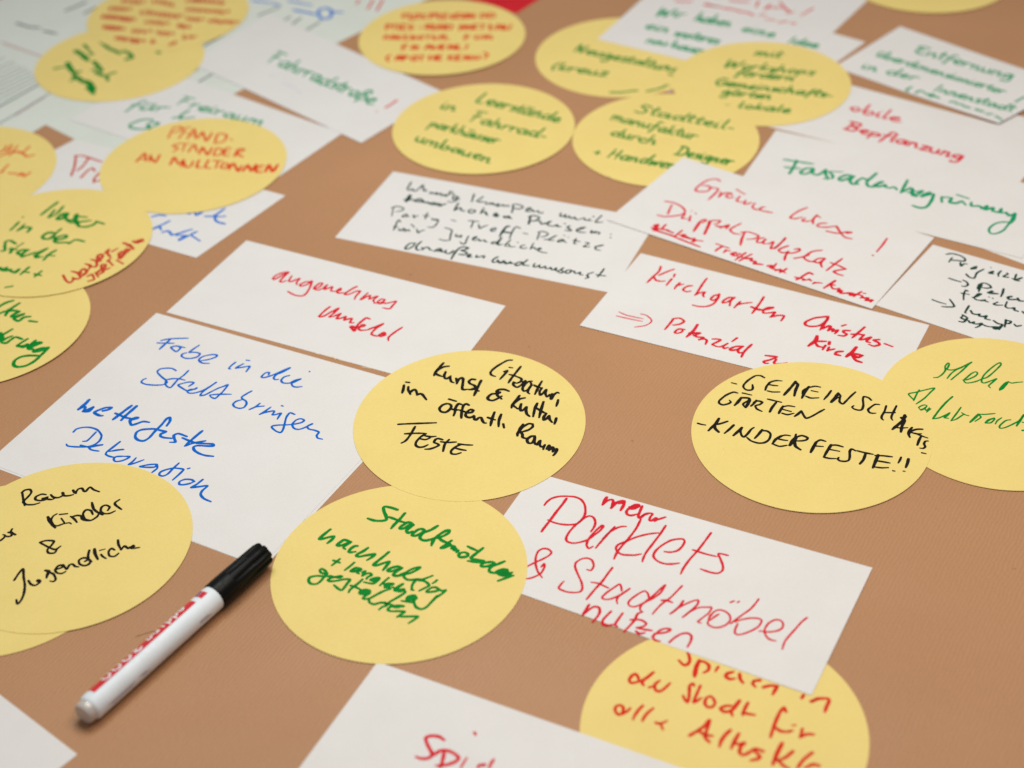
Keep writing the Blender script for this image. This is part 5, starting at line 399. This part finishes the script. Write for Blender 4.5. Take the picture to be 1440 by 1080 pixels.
    ('bepfl', 'red', '228:2723,11633 -87,-92;229:2691,11650 71,-47 -26,-39 -50,24 36,-55 -38,-28 -62,43;227:2738,11496 51,-15 9,15 -37,14 -21,-12 12,-43 39,-15;226:2829,11472 -58,-85;226:2824,11462 42,-18 3,-37 -65,17;226:2994,11438 -26,9 -61,-62 -58,-60;225:2903,11421 54,-32;225:3005,11420 -67,-93 12,-17;224:3052,11302 -24,31 -48,-1 8,-47 55,10 21,13 -39,-44 17,-11;224:3088,11292 -40,-47;223:3070,11275 44,1 1,-16 -19,-44 15,-11;223:3156,11235 43,-31 -72,-18 47,-34;222:3215,11193 -24,-40 15,-31 37,7 17,27 -25,-43 15,-10;222:3299,11139 -45,-54;221:3278,11118 43,-1 1,-17 -28,-36 25,-14;220:3416,11047 -30,25 -42,-6 11,-40 53,17 -60,-69 -46,11 11,16'),
]
PEN = [(-0.22436, 0.59582, 0.0074), (-0.14201, 0.70678, 0.0086)]


# ------------------------------------------------------------------ the brown paper and the table under it
TX0, TX1, TY0, TY1 = -1.3, 1.5, 0.1, 2.7
v = []; f = []; nx, ny = 60, 60
for j in range(ny + 1):
    for i in range(nx + 1):
        v.append((TX0 + (TX1 - TX0) * i / nx, TY0 + (TY1 - TY0) * j / ny, 0))
for j in range(ny):
    for i in range(nx):
        a = j * (nx + 1) + i
        f.append((a, a + 1, a + nx + 2, a + nx + 1))
kraft_o = link("brown_paper", v, f, kraft(), smooth=True)
kraft_o["kind"] = "structure"
tb = []
for z in (-0.03, -0.004):
    tb += [(TX0 - .1, TY0 - .1, z), (TX1 + .1, TY0 - .1, z), (TX1 + .1, TY1 + .1, z), (TX0 - .1, TY1 + .1, z)]
table = link("table_top", tb, [(3, 2, 1, 0), (4, 5, 6, 7), (0, 1, 5, 4), (1, 2, 6, 5), (2, 3, 7, 6), (3, 0, 4, 7)],
             plastic("table_laminate", (0.45, 0.33, 0.22), 0.4))
table["kind"] = "structure"

# ------------------------------------------------------------------ cards
class Card:
    """outline in table coordinates, a resting height and a gentle curl towards given directions"""
    def __init__(s, key, kind, geo, z, bends, col, label):
        s.kind, s.geo, s.z, s.col = kind, geo, z, col
        if kind == 'circle':
            s.c = (geo[0], geo[1]); s.r = geo[2]
        else:
            s.c = (sum(p[0] for p in geo) / 4, sum(p[1] for p in geo) / 4)
            s.r = max(math.hypot(p[0] - s.c[0], p[1] - s.c[1]) for p in geo)
        s.bends = [(math.cos(math.radians(a)), math.sin(math.radians(a)), mm * 0.001) for a, mm in bends]
    def h(s, x, y):
        z = s.z + 0 * x
        for dx, dy, a in s.bends:
            d = ((x - s.c[0]) * dx + (y - s.c[1]) * dy) / s.r
            d = np.maximum(0, d + 0.15) / 1.15
            z = z + a * d * d
        return z
TH = 0.00010
def card_mesh(cd, name, mat):
    if cd.kind == 'circle':
        cx, cy, rx, ry = cd.geo
        N, Kr = 144, 14
        top = [(cx, cy)]
        for k in range(1, Kr + 1):
            q = k / Kr
            for i in range(N):
                a = 2 * math.pi * i / N
                top.append((cx + rx * q * math.cos(a), cy + ry * q * math.sin(a)))
        faces = [(0, 1 + i, 1 + (i + 1) % N) for i in range(N)]
        for k in range(Kr - 1):
            b0, b1 = 1 + k * N, 1 + (k + 1) * N
            for i in range(N):
                j = (i + 1) % N
                faces.append((b0 + i, b1 + i, b1 + j, b0 + j))
        rim = [1 + (Kr - 1) * N + i for i in range(N)]
    else:
        P = [Vector(p) for p in cd.geo]     # far left, far right, near right, near left
        if sum(P[i][0] * P[(i + 1) % 4][1] - P[(i + 1) % 4][0] * P[i][1] for i in range(4)) > 0:
            P = [P[1], P[0], P[3], P[2]]
        nx_ = 36; ny_ = 18
        top = []
        for j in range(ny_ + 1):
            for i in range(nx_ + 1):
                u, w = i / nx_, j / ny_
                p = (P[3] * (1 - u) + P[2] * u) * (1 - w) + (P[0] * (1 - u) + P[1] * u) * w
                top.append((p[0], p[1]))
        faces = []
        W = nx_ + 1
        for j in range(ny_):
            for i in range(nx_):
                a = j * W + i
                faces.append((a, a + 1, a + W + 1, a + W))
        rim = [i for i in range(nx_ + 1)] + [j * W + nx_ for j in range(1, ny_ + 1)] + \
              [ny_ * W + i for i in range(nx_ - 1, -1, -1)] + [j * W for j in range(ny_ - 1, 0, -1)]
    n = len(top)
    A = np.array(top); Z = cd.h(A[:, 0], A[:, 1])
    verts = [(x, y, z + TH) for (x, y), z in zip(top, Z)]
    verts += [(x, y, z) for (x, y), z in zip(top, Z)]
    fs = list(faces) + [tuple(n + q for q in reversed(fc)) for fc in faces]
    m = len(rim); base = len(verts)
    verts += [verts[r] for r in rim] + [verts[n + r] for r in rim]
    for i in range(m):
        j = (i + 1) % m
        fs.append((base + j, base + i, base + m + i, base + m + j))
    o = link(name, verts, fs, mat)
    for p in o.data.polygons:
        p.use_smooth = True
    return o

KINDNAME = {'white': 'rectangular_card', 'yellow': 'round_card', 'sheet': 'printed_sheet', 'red': 'red_cardboard'}
GROUP = {'white': 'white moderation cards on the brown paper', 'yellow': 'yellow round moderation cards on the brown paper'}
cards = {}
for key, kind, geo, z, bends, col, label in CARDS:
    cd = Card(key, kind, geo, z, bends, col, label)
    o = card_mesh(cd, KINDNAME[col], MAT[col])
    tag(o, label, {'sheet': 'sheet', 'red': 'cardboard'}.get(col, 'card'), GROUP.get(col))
    cards[key] = (cd, o)

# ------------------------------------------------------------------ handwriting: pen strokes turned into flat ink shapes
def smooth_path(P):
    P = [np.array(p, float) for p in P]
    if len(P) == 2 or len(P) == 1:
        return P
    out = []
    Q = [2 * P[0] - P[1]] + P + [2 * P[-1] - P[-2]]
    for i in range(1, len(Q) - 2):
        a, b, c, d = Q[i - 1:i + 3]
        L = np.linalg.norm(c - b)
        n = max(2, min(10, int(L / 0.0009) + 1))
        for k in range(n):
            t = k / n
            # centripetal-ish Catmull-Rom with softened tangents
            m1 = (c - a) * 0.42; m2 = (d - b) * 0.42
            lim = 1.2 * L
            for mm in (m1, m2):
                q = np.linalg.norm(mm)
                if q > lim: mm *= lim / q
            t2, t3 = t * t, t * t * t
            out.append((2 * t3 - 3 * t2 + 1) * b + (t3 - 2 * t2 + t) * m1 + (-2 * t3 + 3 * t2) * c + (t3 - t2) * m2)
    out.append(P[-1])
    return out

# marching-squares table on local points: corners 0..3 (ccw), edge points 4..7 (between k and k+1)
MS = {}
for case in range(16):
    poly = []
    for k in range(4):
        a = case >> k & 1; b = case >> ((k + 1) % 4) & 1
        if a: poly.append(k)
        if a != b: poly.append(4 + k)
    MS[case] = [(poly[0], poly[i], poly[i + 1]) for i in range(1, len(poly) - 1)] if len(poly) > 2 else []

rng = random.Random(11)
def decode(s):
    res = []
    for st in s.split(';'):
        w, pts = st.split(':')
        P = []; x = y = 0
        for k, q in enumerate(pts.split(' ')):
            a, b = q.split(','); x += int(a); y += int(b)
            P.append((x * 1e-4, y * 1e-4))
        res.append((int(w) * 1e-5, P))
    return res

def ink_mesh(strokes, cell, surf, mat, parent, name):
    allp = np.array([p for w, P in strokes for p in P]); wm = max(w for w, P in strokes)
    x0, y0 = allp.min(0) - wm * 1.5 - 2 * cell - 0.001; x1, y1 = allp.max(0) + wm * 1.5 + 2 * cell + 0.001
    nx, ny = int((x1 - x0) / cell) + 2, int((y1 - y0) / cell) + 2
    S = np.full((ny, nx), 1.0); load = np.zeros((ny, nx))
    for w, P in strokes:
        path = smooth_path(P)
        if len(path) == 1: path = path * 2
        ph = rng.uniform(0, 6.28); ph2 = rng.uniform(0, 6.28)
        T = np.full((ny, nx), 1.0) if False else None
        n = len(path)
        s = 0.0
        rad = []
        for i, p in enumerate(path):
            if i: s += np.linalg.norm(p - path[i - 1])
            rr = 0.5 * w * (1 + 0.07 * math.sin(s * 420 + ph) + 0.05 * math.sin(s * 1100 + ph2))
            rad.append(rr)
        tot = max(s, 1e-5)
        s = 0.0
        for i in range(n):       # slightly leaner start and a tapering flick at the end
            if i: s += np.linalg.norm(path[i] - path[i - 1])
            e = min(1, 0.86 + 0.14 * s / 0.002); g = min(1, 0.72 + 0.28 * (tot - s) / 0.003)
            rad[i] *= e * g
        win = {}
        bx0 = int((min(p[0] for p in path) - w - x0) / cell) - 1; bx1 = int((max(p[0] for p in path) + w - x0) / cell) + 3
        by0 = int((min(p[1] for p in path) - w - y0) / cell) - 1; by1 = int((max(p[1] for p in path) + w - y0) / cell) + 3
        bx0, by0 = max(0, bx0), max(0, by0); bx1, by1 = min(nx, bx1), min(ny, by1)
        T = np.full((by1 - by0, bx1 - bx0), 1.0)
        for i in range(n - 1):
            a, b = path[i], path[i + 1]; ra, rb = rad[i], rad[i + 1]
            m = max(ra, rb) + 2 * cell
            ix0 = max(0, int((min(a[0], b[0]) - m - x0) / cell) - bx0); ix1 = int((max(a[0], b[0]) + m - x0) / cell) + 2 - bx0
            iy0 = max(0, int((min(a[1], b[1]) - m - y0) / cell) - by0); iy1 = int((max(a[1], b[1]) + m - y0) / cell) + 2 - by0
            sub = T[iy0:iy1, ix0:ix1]
            if sub.size == 0: continue
            gx = x0 + (bx0 + ix0 + np.arange(sub.shape[1])) * cell - a[0]
            gy = (y0 + (by0 + iy0 + np.arange(sub.shape[0])) * cell - a[1])[:, None]
            d = b - a; dd = max(d @ d, 1e-12)
            t = np.clip((gx * d[0] + gy * d[1]) / dd, 0, 1)
            dist = np.hypot(gx - t * d[0], gy - t * d[1]) - (ra + (rb - ra) * t)
            np.minimum(sub, dist, out=sub)
        reg = S[by0:by1, bx0:bx1]
        load[by0:by1, bx0:bx1] += np.clip(0.5 - T / (0.6 * cell), 0, 1)
        # overlapping strokes blend with a small fillet, as wet ink does
        np.minimum(reg, T, out=reg)
    ins = S < 0
    case = (ins[:-1, :-1] * 1 + ins[:-1, 1:] * 2 + ins[1:, 1:] * 4 + ins[1:, :-1] * 8)
    NN = nx * ny
    def hid(j, i): return NN + j * nx + i          # edge between (i,j) and (i+1,j)
    def vid(j, i): return 2 * NN + j * nx + i      # edge between (i,j) and (i,j+1)
    tris = []
    for cs in range(1, 16):
        if not MS[cs]: continue
        J, I = np.nonzero(case == cs)
        if not len(J): continue
        loc = [J * nx + I, J * nx + I + 1, (J + 1) * nx + I + 1, (J + 1) * nx + I,
               hid(J, I), vid(J, I + 1), hid(J + 1, I), vid(J, I)]
        for tr in MS[cs]:
            tris.append(np.stack([loc[k] for k in tr], 1))
    if not tris: return None
    T = np.concatenate(tris)
    uq, inv = np.unique(T.ravel(), return_inverse=True)
    inv = inv.reshape(T.shape)
    kind = uq // NN; idx = uq % NN
    jj, ii = idx // nx, idx % nx
    fx, fy = ii.astype(float), jj.astype(float)
    Sf = S.ravel()
    hm = kind == 1
    a = Sf[idx[hm]]; b = Sf[np.minimum(idx[hm] + 1, NN - 1)]; fx[hm] += np.clip(a / (a - b), 0.02, 0.98)
    vm = kind == 2
    a = Sf[idx[vm]]; b = Sf[np.minimum(idx[vm] + nx, NN - 1)]; fy[vm] += np.clip(a / (a - b), 0.02, 0.98)
    X = x0 + fx * cell; Y = y0 + fy * cell
    Z = surf(X, Y) + 0.00003
    co = np.stack([X, Y, Z], 1)
    me = bpy.data.meshes.new(name)
    me.vertices.add(len(co)); me.vertices.foreach_set("co", co.ravel())
    nt_ = len(inv)
    me.loops.add(nt_ * 3); me.loops.foreach_set("vertex_index", inv.ravel().astype(np.int32))
    me.polygons.add(nt_); me.polygons.foreach_set("loop_start", np.arange(0, nt_ * 3, 3, dtype=np.int32))
    at = me.attributes.new("load", 'FLOAT', 'POINT')
    ld = load.ravel()[idx]
    depth = np.clip(-Sf[idx] / 0.0006, 0, 1)
    val = 0.36 + 0.12 * (1 - depth) + 0.34 * np.clip(ld - 1, 0, 1.3)
    at.data.foreach_set("value", val.astype(np.float32))
    me.update(calc_edges=True); me.validate()
    me.materials.append(mat)
    o = bpy.data.objects.new(name, me)
    scene.collection.objects.link(o)
    o.parent = parent
    return o

for key, col, code in WRITING:
    strokes = decode(code)
    if key == 'kraft':
        surf = lambda X, Y: 0 * X; parent = kraft_o; name = "scratch"
    else:
        cd, parent = cards[key]
        surf = (lambda cd: (lambda X, Y: cd.h(X, Y) + TH))(cd)
        name = "printed_line" if key in ('blatt', 'plakat') and col in ('grey', 'pink') else \
               ("stain" if col in ('tan', 'palegrey') else "handwritten_line")
    far = sum(P[0][1] for w, P in strokes) / len(strokes)
    ink_mesh(strokes, 0.00022 if far < 1.15 else 0.0004, surf, INKMAT[col], parent, name)

# ------------------------------------------------------------------ the marker pen
E0 = Vector(PEN[0]); E1 = Vector(PEN[1])
ax = (E1 - E0); PL = ax.length; ax.normalize()
side = ax.cross(Vector((0, 0, 1))).normalized()        # to the right, seen along the pen
upv = side.cross(ax).normalized()
if upv.z < 0: upv = -upv
pen = bpy.data.objects.new("marker_pen", None)
scene.collection.objects.link(pen)
pen.location = (0, 0, 0)
tag(pen, "white whiteboard marker with black cap and a red printed band, lying on the brown paper", "marker")

def pt(s, r, a):
    """s metres along the pen, radius r, angle a (0 = right side, pi/2 = top)"""
    return tuple(E0 + ax * s + side * (r * math.cos(a)) + upv * (r * math.sin(a)))
def lathe(name, prof, mat, parent, N=64, flutes=None):
    v = []; f = []
    for s, r in prof:
        for i in range(N):
            a = 2 * math.pi * i / N
            q = r
            if flutes:
                s0, depth, cnt = flutes
                if s > s0: q = r * (1 - depth * (0.5 + 0.5 * math.cos(cnt * a)) ** 3)
            v.append(pt(s, q, a))
    for k in range(len(prof) - 1):
        for i in range(N):
            j = (i + 1) % N
            f.append((k * N + i, k * N + j, (k + 1) * N + j, (k + 1) * N + i))
    v.append(pt(prof[0][0], 0, 0)); f += [(len(v) - 1, (i + 1) % N, i) for i in range(N)]
    v.append(pt(prof[-1][0], 0, 0)); b = (len(prof) - 1) * N
    f += [(len(v) - 1, b + i, b + (i + 1) % N) for i in range(N)]
    o = link(name, v, f, mat, parent, smooth=True)
    o.data.set_sharp_from_angle(angle=math.radians(40))
    return o
RB = 0.00715
CAP = PL * 0.705
m_white = plastic("white_barrel_plastic", (0.72, 0.77, 0.82), 0.42, 0.35)
m_plug = plastic("pale_end_plug_plastic", (0.50, 0.45, 0.42), 0.22, 0.6, 0.3)
m_black = plastic("black_cap_plastic", (0.003, 0.003, 0.003), 0.38, 0.13)
m_band = plastic("red_print", (0.60, 0.018, 0.03), 0.35)
m_label = plastic("white_print", (0.76, 0.78, 0.80), 0.35)
m_purple = plastic("violet_print", (0.10, 0.05, 0.22), 0.35)
m_small = plastic("grey_print", (0.36, 0.35, 0.46), 0.4)
s0 = 0.0045
barrel = lathe("barrel", [(s0, RB * .90), (s0 + .0008, RB * .97), (s0 + .002, RB), (CAP - .0006, RB), (CAP, RB * .985)], m_white, pen)
plug = lathe("end_plug", [(0, RB * .74), (.0004, RB * .80), (.0014, RB * .845), (.0034, RB * .87), (s0 + .0002, RB * .87)], m_plug, pen)
RC = 0.00775
cap = lathe("cap", [(CAP + .0001, RC * .97), (CAP + .0008, RC), (CAP + .012, RC), (CAP + .0125, RC), (PL - .013, RC * .97), (PL - .012, RC * .965), (PL - .006, RC * .95), (PL - .0012, RC * .93),
                     (PL, RC * .86)], m_black, pen, N=96, flutes=(PL - .0165, 0.20, 8))
groove = lathe("cap_end", [(PL - .0005, RC * .55), (PL + .0012, RC * .52)], m_black, cap)

def patch(name, s1, s2, a1, a2, r, mat, parent, ns=2):
    v = []; f = []; na = max(2, int(abs(a2 - a1) / 0.08))
    for k in range(ns + 1):
        for i in range(na + 1):
            v.append(pt(s1 + (s2 - s1) * k / ns, r, a1 + (a2 - a1) * i / na))
    for k in range(ns):
        for i in range(na):
            q = k * (na + 1) + i
            f.append((q, q + 1, q + na + 2, q + na + 1))
    return link(name, v, f, mat, parent, smooth=True)
A0, A1 = math.radians(88), math.radians(152)
patch("red_band", 0.0100, 0.0842 * PL / 0.137, A0, A1, RB + 0.00004, m_band, barrel)
patch("red_band", CAP - 0.0090, CAP - 0.0040, math.radians(84), math.radians(112), RB + 0.00004, m_band, barrel)
patch("violet_mark", CAP - 0.0090, CAP - 0.0040, math.radians(114), A1, RB + 0.00004, m_purple, barrel)

def on_barrel(name, strokes, w, mat, r):
    """strokes in (metres along pen, angle in degrees)"""
    v = []; f = []
    for P in strokes:
        for (s1, a1), (s2, a2) in zip(P[:-1], P[1:]):
            y1, y2 = math.radians(a1) * RB, math.radians(a2) * RB
            L = math.hypot(s2 - s1, y2 - y1); n = max(1, int(L / .0007))
            nxn, nyn = -(y2 - y1) / L * w / 2, (s2 - s1) / L * w / 2
            ex, ey = (s2 - s1) / L * w * .45, (y2 - y1) / L * w * .45
            base = len(v)
            for k in range(n + 1):
                q = k / n
                cs, cy = s1 - ex + (s2 - s1 + 2 * ex) * q, y1 - ey + (y2 - y1 + 2 * ey) * q
                rr = r + len(v) * 3e-7
                v.append(pt(cs + nxn, rr, (cy + nyn) / RB)); v.append(pt(cs - nxn, rr, (cy - nyn) / RB))
            for k in range(n):
                b = base + 2 * k
                f.append((b, b + 1, b + 3, b + 2))
    return link(name, v, f, mat, barrel)
# white lettering on the band, reading from the cap towards the end plug; its lower half wraps out of sight
GL = {'e': [[(.05, .35), (.8, .35), (.75, .6), (.4, .7), (.05, .5), (.05, .2), (.35, 0), (.8, .1)]],
      'd': [[(.8, .1), (.4, 0), (.05, .2), (.05, .5), (.4, .7), (.8, .55)], [(.8, 1.0), (.8, 0)]],
      'i': [[(.4, .7), (.4, 0)]],
      'n': [[(.1, .7), (.1, 0)], [(.1, .5), (.45, .7), (.8, .5), (.8, 0)]],
      'g': [[(.8, .1), (.4, 0), (.05, .2), (.05, .5), (.4, .7), (.8, .55)], [(.8, .7), (.8, -.2), (.4, -.35), (.1, -.25)]],
      '3': [[(.1, .85), (.45, 1), (.8, .8), (.45, .5), (.8, .25), (.45, 0), (.1, .15)]],
      '0': [[(.45, 0), (.1, .25), (.1, .75), (.45, 1), (.8, .75), (.8, .25), (.45, 0)]]}
def word(name, txt, s, step, ht, base):
    for c in txt:
        on_barrel(name, [[(s - x * step * .85, base - y * ht) for x, y in P] for P in GL[c]], 0.0011, m_label, RB + 0.00009)
        s -= step
word("letter", "edding", 0.0790, 0.0048, 44, 140)
word("digit", "3000", 0.0465, 0.0074, 42, 140)
for s1, s2, a in ((.034, .0385, 6), (.036, .041, -2), (.012, .030, 4), (.014, .028, -4), (CAP - .018, CAP - .012, 8), (CAP - .018, CAP - .010, 0)):
    on_barrel("small_print", [[(s1, a), (s2, a)]], 0.0007, m_small, RB + 0.00005)
